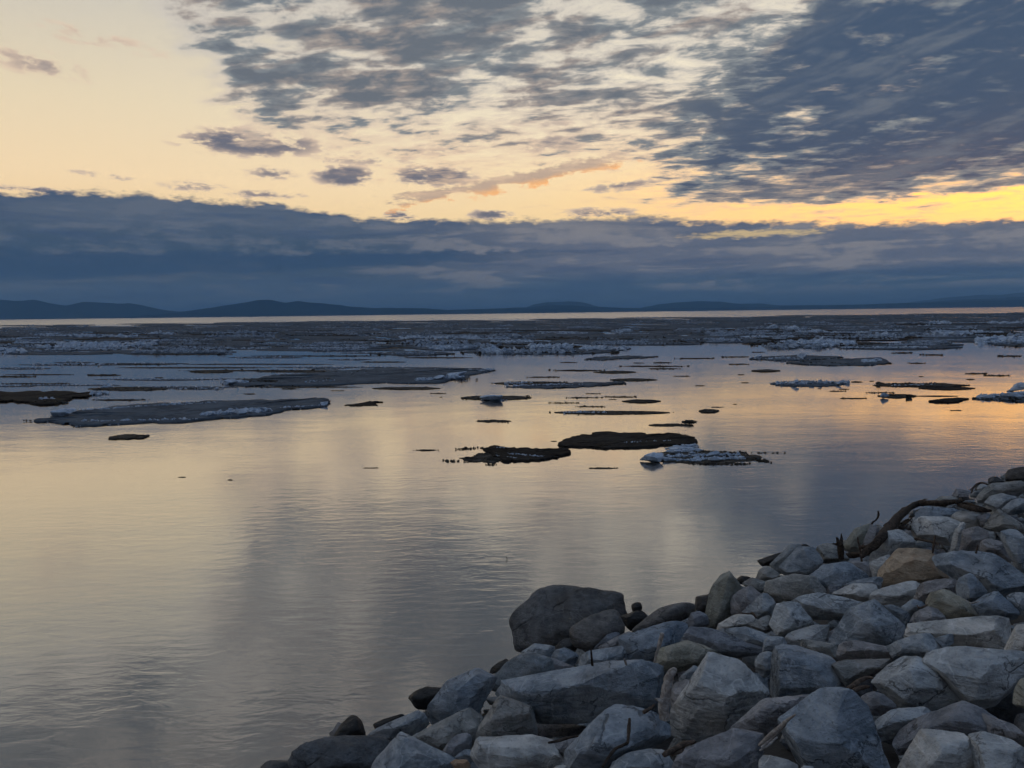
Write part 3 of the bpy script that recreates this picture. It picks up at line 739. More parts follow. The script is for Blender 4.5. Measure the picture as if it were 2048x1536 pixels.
 ('d','H',[(1830,250),(1880,160),(1960,110),(2060,85),(2130,150),(2110,240),(1950,270)],'farthest dark boulder at the right edge against the water'),
 ('p','H',[(1500,335),(1560,280),(1620,300),(1645,350),(1570,385)],'small pale stone under the curled twig',dict(sub=3)),
 ('g','H',[(1410,410),(1480,350),(1580,370),(1560,450),(1440,460)],'small dark grey stone below the curled twig',dict(sub=3)),
 ('v','H',[(1200,430),(1260,340),(1340,340),(1440,360),(1430,450),(1330,470),(1230,470)],'pinkish stone behind the log top'),
 ('g','H',[(980,500),(1070,430),(1200,420),(1300,440),(1300,500),(1100,520)],'low grey stone behind the log arch'),
 ('b','I',[(1000,40),(1150,10),(1300,35),(1620,35),(1760,90),(1880,170),(2048,290),(2120,400),(2060,540),(1900,560),(1700,540),(1500,500),(1380,380),(1180,260),(1100,180),(1040,110)],'huge smooth blue grey boulder right of the rusty one',dict(sub=5)),
 ('v','H',[(1530,1090),(1560,970),(1640,920),(1780,960),(1850,1080),(1890,1190),(1780,1170),(1650,1120)],'mauve stone behind the huge smooth boulder'),
 ('b','H',[(1780,850),(1900,810),(2080,830),(2120,1000),(2120,1200),(2060,1350),(1960,1260),(1880,1120),(1790,970)],'pale blue boulder at the right edge behind the huge smooth one'),
 ('b','I',[(1260,480),(1290,380),(1350,310),(1460,280),(1530,330),(1620,420),(1610,540),(1480,610),(1380,600),(1300,550)],'knobby blue grey stone at the lower left of the huge smooth boulder',dict(dt=-.25)),
 ('v','I',[(760,580),(790,470),(840,410),(960,380),(1120,360),(1310,350),(1290,430),(1250,500),(1100,540),(980,600),(880,640)],'dark ledge with a pale top under the rusty boulder'),
 ('o','I',[(910,640),(960,560),(1040,490),(1120,460),(1200,480),(1270,540),(1380,600),(1460,680),(1550,790),(1350,850),(1180,850),(1080,770),(1000,690)],'olive arched stone with dark underside in the right middle'),
 ('v','I',[(710,890),(740,740),(840,690),(930,660),(1010,690),(1090,770),(1150,840),(960,890),(820,910)],'mauve wedge stone above the long white slab'),
 ('b','I',[(610,680),(700,610),(790,580),(880,600),(910,660),(860,720),(740,770),(660,750)],'small pale blue stone with a curl of root on it'),
 ('b','I',[(420,660),(520,640),(620,700),(700,730),(720,890),(660,950),(580,850),(500,760)],'narrow blue stone right of the pyramid boulder'),
 ('b','I',[(-210,1030),(-140,900),(-60,760),(0,660),(150,600),(280,580),(340,610),(430,690),(510,770),(590,870),(650,950),(700,1060),(600,1120),(330,1180),(100,1190),(-100,1120)],'large blue pyramid boulder in the right middle foreground',dict(sub=5)),
 ('v','I',[(-120,1080),(0,1040),(200,1090),(380,1120),(460,1170),(520,1260),(300,1290),(0,1300),(-120,1220)],'dim slab at the foot of the pyramid boulder'),
 ('b','I',[(440,1170),(600,1090),(750,1030),(850,1000),(980,980),(1020,1040),(1090,1150),(1010,1250),(880,1280),(640,1270),(500,1250)],'dark blue wedge stone below the long white slab'),
 ('b','I',[(1010,1060),(1060,990),(1160,970),(1230,1000),(1220,1100),(1140,1180),(1080,1160)],'small blue grey stone against the underside of the long white slab'),
 ('p','I',[(670,1030),(690,930),(760,880),(1000,840),(1300,810),(1500,795),(1720,800),(1850,790),(1900,850),(1890,920),(1850,1060),(1800,1180),(1600,1190),(1450,1190),(1300,1130),(1100,1050),(800,1040)],'long white slab with dark underside on the right',dict(sub=5,top=.66,depth=.9)),
 ('b','I',[(1440,650),(1550,580),(1650,530),(1760,490),(1830,550),(1900,640),(1990,720),(1970,820),(1850,840),(1700,830),(1580,820),(1500,720)],'greenish blue boulder directly above the long white slab'),
 ('b','I',[(1850,540),(1950,500),(2100,510),(2160,600),(2120,740),(1990,760),(1910,660)],'blue stone at the right edge above the long white slab'),
 ('p','I',[(1790,1210),(1880,1050),(1930,920),(1990,870),(2100,860),(2160,1000),(2120,1240),(1900,1260)],'grey upright boulder at the right edge beside the long white slab'),
 ('p','J',[(290,500),(300,440),(380,340),(480,260),(560,235),(720,230),(880,265),(1050,330),(1200,420),(1280,560),(1330,780),(1100,870),(900,870),(640,830),(520,770),(400,660),(310,580)],'big pale boulder with a black shadowed belly at lower right',dict(sub=5,dt=.15)),
 ('p','J',[(880,290),(1000,230),(1100,200),(1300,130),(1450,170),(1560,165),(1750,180),(2060,200),(2130,400),(2060,560),(1940,680),(1900,780),(1640,860),(1480,880),(1330,780),(1230,560),(1120,420)],'massive cream boulder filling the lower right',dict(sub=5,dt=.2)),
 ('o','J',[(1920,790),(1940,640),(2000,540),(2110,500),(2180,700),(2130,860)],'olive stone under the massive cream boulder at the right edge'),
 ('b','J',[(330,950),(500,890),(560,850),(720,830),(850,825),(940,870),(1010,930),(940,1040),(760,1110),(620,1130),(540,1200),(380,1220),(340,1090)],'dark blue humped stone below the pale boulder with shadowed belly'),
 ('v','J',[(540,1160),(600,1050),(720,1040),(820,1060),(1000,920),(1150,840),(1300,780),(1400,780),(1600,880),(1750,1000),(1750,1160),(1430,1200),(1000,1220),(870,1240),(760,1300),(650,1390),(570,1290)],'mauve sloping slab below the massive cream boulder',dict(sub=5)),
 ('v','J',[(1560,900),(1700,960),(1900,1030),(2080,1130),(2120,1280),(1800,1260),(1500,1200)],'dark slab in the shade at the right edge of the foreground'),
 ('v','J',[(160,690),(300,650),(420,680),(560,800),(560,870),(400,920),(270,920),(220,800)],'dim purple stone in the gap right of the largest boulder'),
 ('p','J',[(590,1540),(690,1380),(780,1230),(830,1150),(880,1115),(1000,1135),(1100,1150),(1300,1170),(1400,1160),(1430,1250),(1460,1400),(1480,1540),(1450,1720),(560,1720)],'grey green boulder at the bottom, second from the right corner',dict(sub=5)),
 ('p','J',[(1410,1190),(1440,1130),(1520,1115),(1700,1150),(1850,1200),(1960,1240),(2110,1260),(2180,1500),(2120,1720),(1500,1720),(1470,1500),(1480,1330),(1410,1260)],'pale boulder in the bottom right corner',dict(sub=5)),
]
def build_rocks():
    for i, r in enumerate(ROCKS):
        tone, crop, pts, label = r[:4]; opt = dict(r[4]) if len(r) > 4 else {}
        opt.pop('ball', None)
        small = label.split()[0] in ('small', 'tiny', 'little', 'thin')
        o = make_rock('stone' if small else 'boulder', tone, full(crop, pts), label, 100 + i, **opt)
        o['group'] = 'riprap rocks on the river bank'
build_rocks()

EDGE = np.array([(400, 1560), (520, 1536), (700, 1455), (850, 1405), (1010, 1325), (1200, 1275), (1400, 1210), (1520, 1140), (1690, 1095), (1760, 1055), (1860, 1015), (2048, 965), (2400, 900)], float)
# spots of the grid below where a stone shows between the boulders
KEEP = {15,17,20,27,38,39,40,42,49,50,53,61,62,67,76,78,80,88,89,93,94,103,105,106,107,108,109,112,113,114,115,116,117,130,132,134,136,138,142,143,161,162,168,185,187,206,219}
FILL = {}
def build_fillers():
    """smaller stones packed in the gaps under and between the boulders"""
    rng = np.random.RandomState(7)
    protos = []
    for k in range(10):
        N = rng.normal(0, 1, (16, 3)); N /= np.linalg.norm(N, axis=1, keepdims=True)
        d = rng.uniform(0.72, 1.0, 16) * np.array([1.0])
        P, T = star_rock(N, d, np.ones(3), 3, rng, 2.0, 40.0)
        P = P / np.abs(P).max() * np.array([1.0, rng.uniform(.6, .9), rng.uniform(.5, .75)])
        protos.append((P, T))
    tones = ['g', 'v', 'b', 'g', 'p', 'v']
    meshes = {}
    cnt = 0
    for s_ in np.arange(-1.2, 8.6, 0.52):
        for t_ in np.arange(-7.0, 26.0, 0.56):
            q_ = SH_P + SH_D * (t_ + rng.uniform(-.2, .2)) + SH_N * (s_ + rng.uniform(-.2, .2))
            x, y = q_
            dcam = math.hypot(x, y)
            if y < 1.6 or dcam < 2.6 or dcam > 27 : continue
            # inside or just beside the view only
            az_ = math.degrees(math.atan2(x, y))
            if not (-34 < az_ < 40): continue
            if dcam > 15 and rng.rand() < .35: continue
            zc_ = CAM_M.inverted() @ Vector((x, y, float(bank_z(x, y)) - .2))
            ix, iy = 1024 + F_PX * zc_.x / -zc_.z, 768 - F_PX * zc_.y / -zc_.z
            if iy < np.interp(ix, EDGE[:, 0], EDGE[:, 1]) + 22: continue
            k = rng.randint(len(protos)); tone = tones[rng.randint(len(tones))]
            r5 = rng.uniform(0, 1, 7)
            cnt += 1
            if KEEP and cnt not in KEEP: continue
            if s_ < 0.25: tone = 'k' if r5[0] < .5 else 'd'
            key = (k, tone)
            if key not in meshes: meshes[key] = tri_mesh('stone', protos[k][0], protos[k][1], RM[tone])
            o = add_obj('stone', meshes[key])
            sc_ = .20 + .14 * r5[1]
            o.scale = (sc_, sc_ * (.8 + .3 * r5[2]), sc_ * (.8 + .3 * r5[3]))
            o.rotation_euler = (r5[4] - .5, r5[5] - .5, r5[6] * 6.28)
            o.location = (x, y, float(bank_z(x, y)) - 0.27 + .1 * (r5[2] - .5))
            if s_ < 0.25: tag(o, 'small dark wet stone half in the water along the bank', 'stone', 'wet stones along the waterline')
            else:
                tw = {'g': 'grey', 'v': 'mauve grey', 'b': 'blue grey', 'p': 'pale', 'd': 'dark', 'k': 'black'}[tone]
                wh = 'by the bottom edge' if iy > 1400 else 'halfway up' if iy > 1230 else 'at upper right'
                lr = 'near the waterline' if iy < np.interp(ix, EDGE[:, 0], EDGE[:, 1]) + 110 else 'towards the right edge' if ix > 1750 else 'in the middle of the riprap'
                tag(o, 'smaller %s stone between boulders %s, %s' % (tw, wh, lr), 'stone', 'filler stones in the riprap')
            FILL[o.name] = cnt
build_fillers()

def build_gravel():
    """chips and rubble lying in the gaps, far too many to count"""
    rng = np.random.RandomState(19)
    shapes = []
    for k in range(8):
        N = rng.normal(0, 1, (10, 3)); N /= np.linalg.norm(N, axis=1, keepdims=True)
        P, T = star_rock(N, rng.uniform(.6, 1, 10), np.ones(3), 1, rng, 2.0, 60.0, 1.0)
        shapes.append((P / np.abs(P).max(), T))
    Vs, Ts, o = [], [], 0
    for k in range(3600):
        s_ = rng.uniform(.9, 7.0); t_ = rng.uniform(-5.0, 16.0)
        x, y = SH_P + SH_D * t_ + SH_N * s_
        if y < 2.4 or abs(math.degrees(math.atan2(x, y))) > 37: continue
        P, T = shapes[rng.randint(8)]
        sc_ = rng.choice([.03, .045, .06, .09, .12]); a = rng.uniform(0, 6.28)
        Q = P * sc_ * np.array([1.2, .9, .7]); Q = np.stack([Q[:, 0] * math.cos(a) - Q[:, 1] * math.sin(a), Q[:, 0] * math.sin(a) + Q[:, 1] * math.cos(a), Q[:, 2]], 1)
        z = float(bank_z(x, y)) - .38 + rng.uniform(-.04, .14)
        Vs.append(Q + np.array([x, y, z])); Ts.append(T + o); o += len(Q)
    ob = add_obj('gravel', tri_mesh('gravel', np.vstack(Vs), np.vstack(Ts), RM['g'], False))
    tag(ob, 'loose gravel and broken chips lying in the gaps of the rock bank', 'gravel', kind='stuff')
build_gravel()

# ------------------------------------------------------------------ driftwood
def wood_mat(name, a, b_, rough=0.85):
    m, b = new_mat(name)
    o = objcoord(); x, y, z = sep(o)
    n = noise(xyz(x * 9.0, y * 9.0, z * 9.0), 3.0, 5, 0.6, 1.0)
    link(mix(sstep(n, 0.35, 0.68), a, b_), b.inputs['Base Color'])
    b.inputs['Roughness'].default_value = rough; b.inputs['Specular IOR Level'].default_value = 0.2
    link(bump(n, 0.7, 0.01), b.inputs['Normal'])
    return m
WD = wood_mat('dark_driftwood', (0.018, 0.013, 0.010), (0.075, 0.055, 0.042))
WB = wood_mat('brown_driftwood', (0.05, 0.036, 0.027), (0.15, 0.11, 0.085))
WP = wood_mat('bleached_driftwood', (0.22, 0.19, 0.17), (0.46, 0.42, 0.38))
def tube(path, radii, seg=10, seed=0, rough=0.12, flat=1.0):
    """tapered uneven tube along 3-d points, closed ends"""
    P = np.array(path, float); n0 = len(P)
    # smooth resample
    k = max(12, n0 * 6); u = np.linspace(0, n0 - 1, k); i = np.clip(u.astype(int), 0, n0 - 2); f = (u - i)[:, None]
    p0 = P[np.clip(i - 1, 0, n0 - 1)]; p1 = P[i]; p2 = P[i + 1]; p3 = P[np.clip(i + 2, 0, n0 - 1)]
    C = 0.5 * ((2 * p1) + (-p0 + p2) * f + (2 * p0 - 5 * p1 + 4 * p2 - p3) * f ** 2 + (-p0 + 3 * p1 - 3 * p2 + p3) * f ** 3)
    R = np.interp(u, np.arange(n0), radii)
    T = np.gradient(C, axis=0); T /= np.linalg.norm(T, axis=1, keepdims=True)
    ref = np.array([0.3, 0.2, 0.93]); A = np.cross(T, ref); A /= np.linalg.norm(A, axis=1, keepdims=True); B = np.cross(T, A)
    V = []
    for j in range(seg):
        an = 2 * math.pi * j / seg
        q = np.stack([u * 1.1, np.full(k, math.cos(an) * 1.3), np.full(k, math.sin(an) * 1.3 + seed)], 1)
        r = R * (1 + rough * 2.2 * fbm(q, 3, seed))
        V.append(C + A * (r * math.cos(an))[:, None] + B * (r * math.sin(an) * flat)[:, None])
    V = np.stack(V, 1).reshape(-1, 3)
    V = np.vstack([V, C[0] - T[0] * R[0] * .4, C[-1] + T[-1] * R[-1] * .6])
    F = []
    for a in range(k - 1):
        for j in range(seg):
            b_, c_ = a * seg + j, a * seg + (j + 1) % seg
            F += [(b_, c_, c_ + seg), (b_, c_ + seg, b_ + seg)]
    for j in range(seg):
        F.append((len(V) - 2, (j + 1) % seg, j)); F.append((len(V) - 1, (k - 1) * seg + j, (k - 1) * seg + (j + 1) % seg))
    return V, np.array(F)
def bank_pts(crop, pts, lift):
    out = []
    for k, (px, py) in enumerate(full(crop, pts)):
        l = lift[k] if isinstance(lift, (list, tuple)) else lift
        d = np.array(ray(px, py)); out.append(np.array([0, 0, CAM_H]) + d * on_bank(px, py, l))
    return out
def same_depth(crop, pts, anchor, lift):
    """points of an upright stick: all at the distance where its foot meets the bank"""
    ax, ay = full(crop, [anchor])[0]; t = on_bank(ax, ay, lift)
    d0 = np.array(ray(ax, ay)); y0 = d0[1] * t
    return [np.array([0, 0, CAM_H]) + np.array(ray(px, py)) * (y0 / ray(px, py).y) for px, py in full(crop, pts)]
def px_r(p, r_px):
    return r_px * np.linalg.norm(p - np.array([0, 0, CAM_H])) / F_PX
def wood(name, paths, mat, label, cat, seed=1, rough=.24):
    """first path is the thing itself, the rest are branches parented to it"""
    root = None
    for k, (pts, rpx) in enumerate(paths):
        base = pts[0] if root is None else base0
        V, F = tube([p - base for p in pts], [px_r(p, r) for p, r in zip(pts, rpx)], seed=seed + k, rough=rough)
        if root is None:
            base0 = base; root = add_obj(name, tri_mesh(name, V, F, mat), base); tag(root, label, cat)
        else: add_obj('branch', tri_mesh('branch', V, F, mat), (0, 0, 0), root)
    return root
def build_wood():
    up = .34
    wood('driftwood_log', [
        (bank_pts('H', [(150, 1120), (290, 1010), (380, 900), (480, 790), (560, 690), (680, 590), (800, 515), (930, 500), (1090, 500), (1220, 488), (1330, 478)], [.1, .18, .26, .3, .34, .38, .4, .4, .38, .34, .3]), [5, 7.5, 8, 8, 7.2, 6, 5.4, 5.2, 5, 5, 3]),
        (bank_pts('H', [(1290, 520), (1400, 555), (1530, 580), (1670, 590)], [.3, .28, .24, .2]), [3, 4.6, 4.4, 1.8]),
        (bank_pts('H', [(1250, 505), (1380, 505), (1490, 535), (1600, 570)], [.33, .31, .28, .24]), [2, 2.6, 2.2, 1.4]),
        (bank_pts('H', [(600, 790), (690, 720), (750, 670)], .22), [2.5, 2, .8]),
        (bank_pts('H', [(560, 800), (640, 800), (700, 750)], .2), [2, 2.4, 1]),
        (bank_pts('H', [(600, 770), (660, 780), (720, 800), (745, 690)], .2), [1.5, 2, 2, .7]),
        (bank_pts('H', [(620, 740), (700, 690), (735, 720)], .26), [1.6, 1.8, .8]),
        (bank_pts('H', [(900, 490), (880, 460), (930, 455)], .42), [1.6, 1.3, .5]),
        (bank_pts('H', [(1300, 480), (1310, 455), (1325, 450)], .36), [2.6, 2.4, 1.2]),
        (bank_pts('H', [(640, 600), (630, 570), (690, 545)], .4), [2, 2, .8]),
        (bank_pts('H', [(420, 760), (500, 710), (540, 690)], .3), [1.2, 1.8, 1]),
        (bank_pts('H', [(140, 1010), (250, 1010), (330, 950), (420, 880)], .15), [3, 5, 4, 1.5])],
        WD, 'dark arched driftwood log lying across the rocks on the right', 'driftwood', 11)
    wood('driftwood_log', [(bank_pts('H', [(-80, 1120), (60, 1100), (200, 1090), (330, 1040)], .02), [3, 5.5, 5, 2.5])], WD,
         'dark sunken log lying behind the thin upright stick', 'driftwood', 21)
    wood('root_stump', [(same_depth('G', [(1060, 800), (1050, 700), (1045, 640), (1030, 600), (1005, 550)], (1060, 800), .1), [5, 5.5, 6, 4, 1]),
                        (same_depth('G', [(1050, 640), (1065, 570), (1062, 505)], (1060, 800), .1), [4.5, 2.6, .6]),
                        (same_depth('G', [(1050, 640), (1000, 630), (960, 625)], (1060, 800), .1), [3, 2.2, .8])],
         WD, 'dark forked root stump with two upright prongs by the water', 'root', 31)
    wood('twig', [(same_depth('G', [(1415, 400), (1430, 375), (1470, 345), (1497, 290), (1490, 245)], (1420, 420), .2), [1.4, 1.6, 1.4, 2.0, 1.2])], WD,
         'curved black twig rising beside the arched log', 'twig', 35)
    wood('stick', [(same_depth('G', [(1300, 830), (1285, 700), (1265, 620), (1252, 545)], (1300, 830), .18), [2.0, 1.8, 1.6, 1.0]),
                   (same_depth('G', [(1285, 690), (1310, 640), (1330, 620)], (1300, 830), .18), [1.2, 1, .6])], WB,
         'thin upright brown stick with a side shoot before the sunken log', 'stick', 37)
    wood('stick', [(same_depth('C', [(1075, 1345), (1068, 1250), (1058, 1150)], (1075, 1345), .3), [2.2, 2.2, 1.4])], WD,
         'short dark upright stick behind the long slab', 'stick', 41)
    wood('stick', [(same_depth('C', [(1795, 1310), (1830, 1180), (1862, 1080), (1888, 970)], (1795, 1340), .36), [1.6, 2.6, 3.6, 3.4])], WP,
         'pale bleached stick leaning on the smooth slab', 'stick', 43)
    wood('stick', [(same_depth('C', [(1475, 1340), (1458, 1300), (1445, 1265)], (1470, 1350), .3), [1.8, 2.2, 1.4])], WP,
         'short white peg of wood behind the long slab', 'stick', 45)
    wood('twig', [(bank_pts('D', [(925, 965), (915, 1080), (905, 1230), (850, 1270), (760, 1315), (690, 1400), (610, 1525)], [.47, .46, .45, .45, .45, .44, .42]), [2.6, 3.2, 3.0, 2.6, 2.6, 2.4, 1.8])], WD,
         'bent black twig lying on the large blue grey boulder', 'twig', 47)
    wood('twig', [(bank_pts('D', [(-20, 1245), (120, 1210), (220, 1180), (330, 1165)], .28), [2, 2.6, 2.4, 1.2])], WD,
         'dark twig lying in the shadow under the long slab', 'twig', 49)
    wood('driftwood_stump', [(same_depth('D', [(1330, 960), (1330, 820), (1345, 680), (1370, 540), (1420, 430), (1460, 385)], (1330, 960), .22), [10, 9.5, 9, 8.5, 7.5, 4]),
                             (same_depth('D', [(1300, 760), (1250, 740), (1230, 730)], (1330, 960), .24), [5, 3, 1.5])], WP,
         'pale weathered driftwood stump standing between the long slab and round boulder', 'driftwood', 51, .2)
    wood('wood_chunk', [(bank_pts('D', [(1090, 885), (1160, 850), (1210, 800)], .36), [3.5, 3.2, 2])], WB,
         'small splinter of wood at the right end of the long slab', 'driftwood', 53)
    wood('wood_chunk', [(bank_pts('D', [(1330, 1385), (1440, 1325), (1560, 1260), (1690, 1225)], .3), [5, 5.5, 5, 2.5]),
                        (bank_pts('D', [(1420, 1385), (1520, 1340), (1560, 1290)], .28), [2.5, 3, 1.5])], WB,
         'grey brown driftwood piece in the gap below the round pale boulder', 'driftwood', 55)
    wood('splintered_wood', [(bank_pts('F', [(690, 1270), (800, 1170), (920, 1070), (1010, 985), (1110, 915)], [.3, .34, .38, .42, .46]), [2.4, 3.6, 3.4, 2.6, 1.4]),
                             (bank_pts('F', [(720, 1300), (830, 1190), (930, 1100), (1000, 1030)], [.28, .3, .34, .38]), [2.2, 2.6, 2.4, 1.2]),
                             (bank_pts('F', [(700, 1330), (800, 1260), (900, 1180)], .26), [1.6, 2.4, 1.4])], WP,
         'bleached splintered wood between the two front boulders', 'driftwood', 57)
    wood('splintered_wood', [(bank_pts('J', [(0, 610), (90, 550), (180, 500), (240, 485), (290, 490)], .3), [3.5, 4, 3.5, 2.6, 1.6]),
                             (bank_pts('J', [(60, 640), (160, 600), (250, 590)], .25), [3, 3.6, 2])], WB,
         'short weathered wood piece left of the pale boulder with the dark belly', 'driftwood', 59)
    wood('stick', [(same_depth('H', [(985, 1085), (1000, 990), (1015, 880)], (985, 1085), .3), [1.4, 2.0, 1.4])], WB,
         'thin brown stick standing behind the rusty boulder', 'stick', 61)
    wood('twig', [(bank_pts('H', [(1435, 380), (1450, 330), (1500, 285), (1560, 265), (1620, 285)], .5), [1.2, 1.6, 1.8, 1.8, 1])], WD,
         'curled dark twig arching over a small pale stone', 'twig', 63)
    wood('root', [(bank_pts('H', [(1412, 400), (1420, 440), (1480, 455), (1500, 500)], .4), [.8, 1.4, 1.5, 1.0])], WP,
         'small pale crooked root above the log end', 'root', 65)
    wood('root', [(bank_pts('I', [(805, 645), (830, 672), (870, 665), (915, 640)], .46), [1.2, 1.6, 1.7, 2.0])], WB,
         'short curl of root on the small pale blue stone', 'root', 67)
    wood('stick', [(bank_pts('I', [(1415, 625), (1470, 610), (1525, 600)], .46), [1, 1.3, .8])], WP,
         'tiny pale stick under the knobby stone', 'stick', 69)
    wood('twig', [(bank_pts('E', [(1065, 850), (1120, 855), (1185, 860)], .52), [1.2, 1.5, 1.2]), (bank_pts('E', [(1185, 845), (1210, 870), (1235, 905)], .5), [2, 2.6, 1.6])], WD,
         'little dark twig on the bright blue grey stone', 'twig', 71)
    wood('stick', [(same_depth('H', [(1490, 1085), (1510, 990)], (1490, 1085), .36), [1.6, .8])], WB,
         'faint brown stalk in front of the dark speckled boulder', 'stick', 73)
    wood('plank', [(bank_pts('H', [(780, 915), (900, 940), (1000, 960), (1070, 985)], .3), [2, 2.4, 2.4, 1.5])], WD,
         'dark strip of wood under the broad white boulder', 'driftwood', 75)
    p = on_water(1013, 1119); q = [np.array(p) + np.array(v) for v in ((0, 0, -.05), (.01, 0, .015), (.0, 0, .035), (-.015, 0, .055))]
    wood('twig', [(q, [.7, .7, .6, .4])], WD, 'tiny twig poking up out of the calm water alone', 'twig', 77)
build_wood()

# ------------------------------------------------------------------ river ice
def ice_mat(name, lo, hi, rough, scale, spec=0.3):
    m, b = new_mat(name)
    p = position(); x, y, z = sep(p)
    n = noise(xyz(x, y, z * 2.0), scale, 5, 0.65)
    n2 = noise(xyz(x, y, z), scale * 6, 3, 0.6)
    link(mix(sstep(n * 0.6 + n2 * 0.4, 0.36, 0.62), lo, hi), b.inputs['Base Color'])
    b.inputs['Roughness'].default_value = rough; b.inputs['Specular IOR Level'].default_value = spec
    link(bump(n2, 0.8, 0.05), b.inputs['Normal'])
    return m
IM = {'dull': ice_mat('dull_pack_ice', (0.13, 0.165, 0.21), (0.33, 0.385, 0.46), 0.7, 0.8, 0.1), 'white': ice_mat('clean_ice', (0.20, 0.26, 0.34), (0.48, 0.56, 0.67), 0.55, 1.6),
      'grey': ice_mat('grey_wet_ice', (0.048, 0.061, 0.078), (0.110, 0.132, 0.158), 0.8, 0.5, 0.03),
      'mud': ice_mat('mud_covered_ice', (0.012, 0.010, 0.009), (0.036, 0.032, 0.028), 0.8, 0.8, 0.03),
      'slush': ice_mat('rotten_brown_ice', (0.022, 0.019, 0.016), (0.085, 0.076, 0.064), 0.75, 3.0, 0.05)}
MPX = lambda p: np.linalg.norm(np.array(p) - np.array([0, 0, CAM_H])) / F_PX     # metres per photo pixel there

def sheet_mesh(outline, h, mat, seed, rim=0.3, rings=7):
    """thin floe: uneven top over a ragged outline (plan points around the origin), undercut side"""
    O = np.array(outline, float); n = len(O)
    V = []
    size = math.sqrt(np.ptp(O[:, 0]) * np.ptp(O[:, 1])) + 1e-6
    for k in range(rings):
        u = (k / (rings - 1)) ** 0.7
        P = O * u
        z = h * (0.55 + 0.35 * fbm(np.stack([P[:, 0] / size * 4, P[:, 1] / size * 4, P[:, 0] * 0 + seed], 1), 3, seed) + rim * u ** 6)
        V.append(np.stack([P[:, 0], P[:, 1], z], 1))
    V.append(np.stack([O[:, 0] * 1.004, O[:, 1] * 1.004, np.full(n, -0.02)], 1))
    V.append(np.stack([O[:, 0] * 0.96, O[:, 1] * 0.96, np.full(n, -0.35 * h - 0.05)], 1))
    V = np.vstack(V)
    T = []
    for k in range(rings + 1):
        for j in range(n):
            a, b = k * n + j, k * n + (j + 1) % n
            T += [(a, b, b + n), (a, b + n, a + n)]
    return V, np.array(T)
def ragged(n, rng, amp, seed, freq=2.6):
    an = np.linspace(0, 2 * math.pi, n, endpoint=False)
    r = 1 + amp * fbm(np.stack([np.cos(an) * freq, np.sin(an) * freq, an * 0 + seed * 1.37], 1), 5, seed, 0.72)
    r = np.maximum(r, 0.15)
    return an, r
CH = []
def _chunks():
    rng = np.random.RandomState(3)
    for k in range(14):
        N = rng.normal(0, 1, (9, 3)); N /= np.linalg.norm(N, axis=1, keepdims=True)
        d = rng.uniform(.55, 1.0, 9)
        V, T = ICO[1]
        q = np.maximum(V @ N.T, 0) / d
        r = (q ** 24).sum(1) ** (-1 / 24.0); r = np.minimum(r, 1.6)
        P = V * r[:, None]; P /= np.abs(P).max()
        CH.append((P, T))
_chunks()
def chunk_pile(items, rng):
    """items: (x, y, z, size) -> one mesh of angular ice lumps"""
    Vs, Ts, o = [], [], 0
    for (x, y, z, s) in items:
        P, T = CH[rng.randint(len(CH))]
        a = rng.uniform(0, 6.28); c, sn = math.cos(a), math.sin(a)
        t = rng.uniform(-.6, .6); ct, st = math.cos(t), math.sin(t)
        Q = P * np.array([s * rng.uniform(.8, 1.5), s * rng.uniform(.7, 1.1), s * rng.uniform(.45, 1.05)])
        Q = np.stack([Q[:, 0], Q[:, 1] * ct - Q[:, 2] * st, Q[:, 1] * st + Q[:, 2] * ct], 1)
        Q = np.stack([Q[:, 0] * c - Q[:, 1] * sn, Q[:, 0] * sn + Q[:, 1] * c, Q[:, 2]], 1) + np.array([x, y, z])
        Vs.append(Q); Ts.append(T + o); o += len(Q)
    return np.vstack(Vs), np.vstack(Ts)

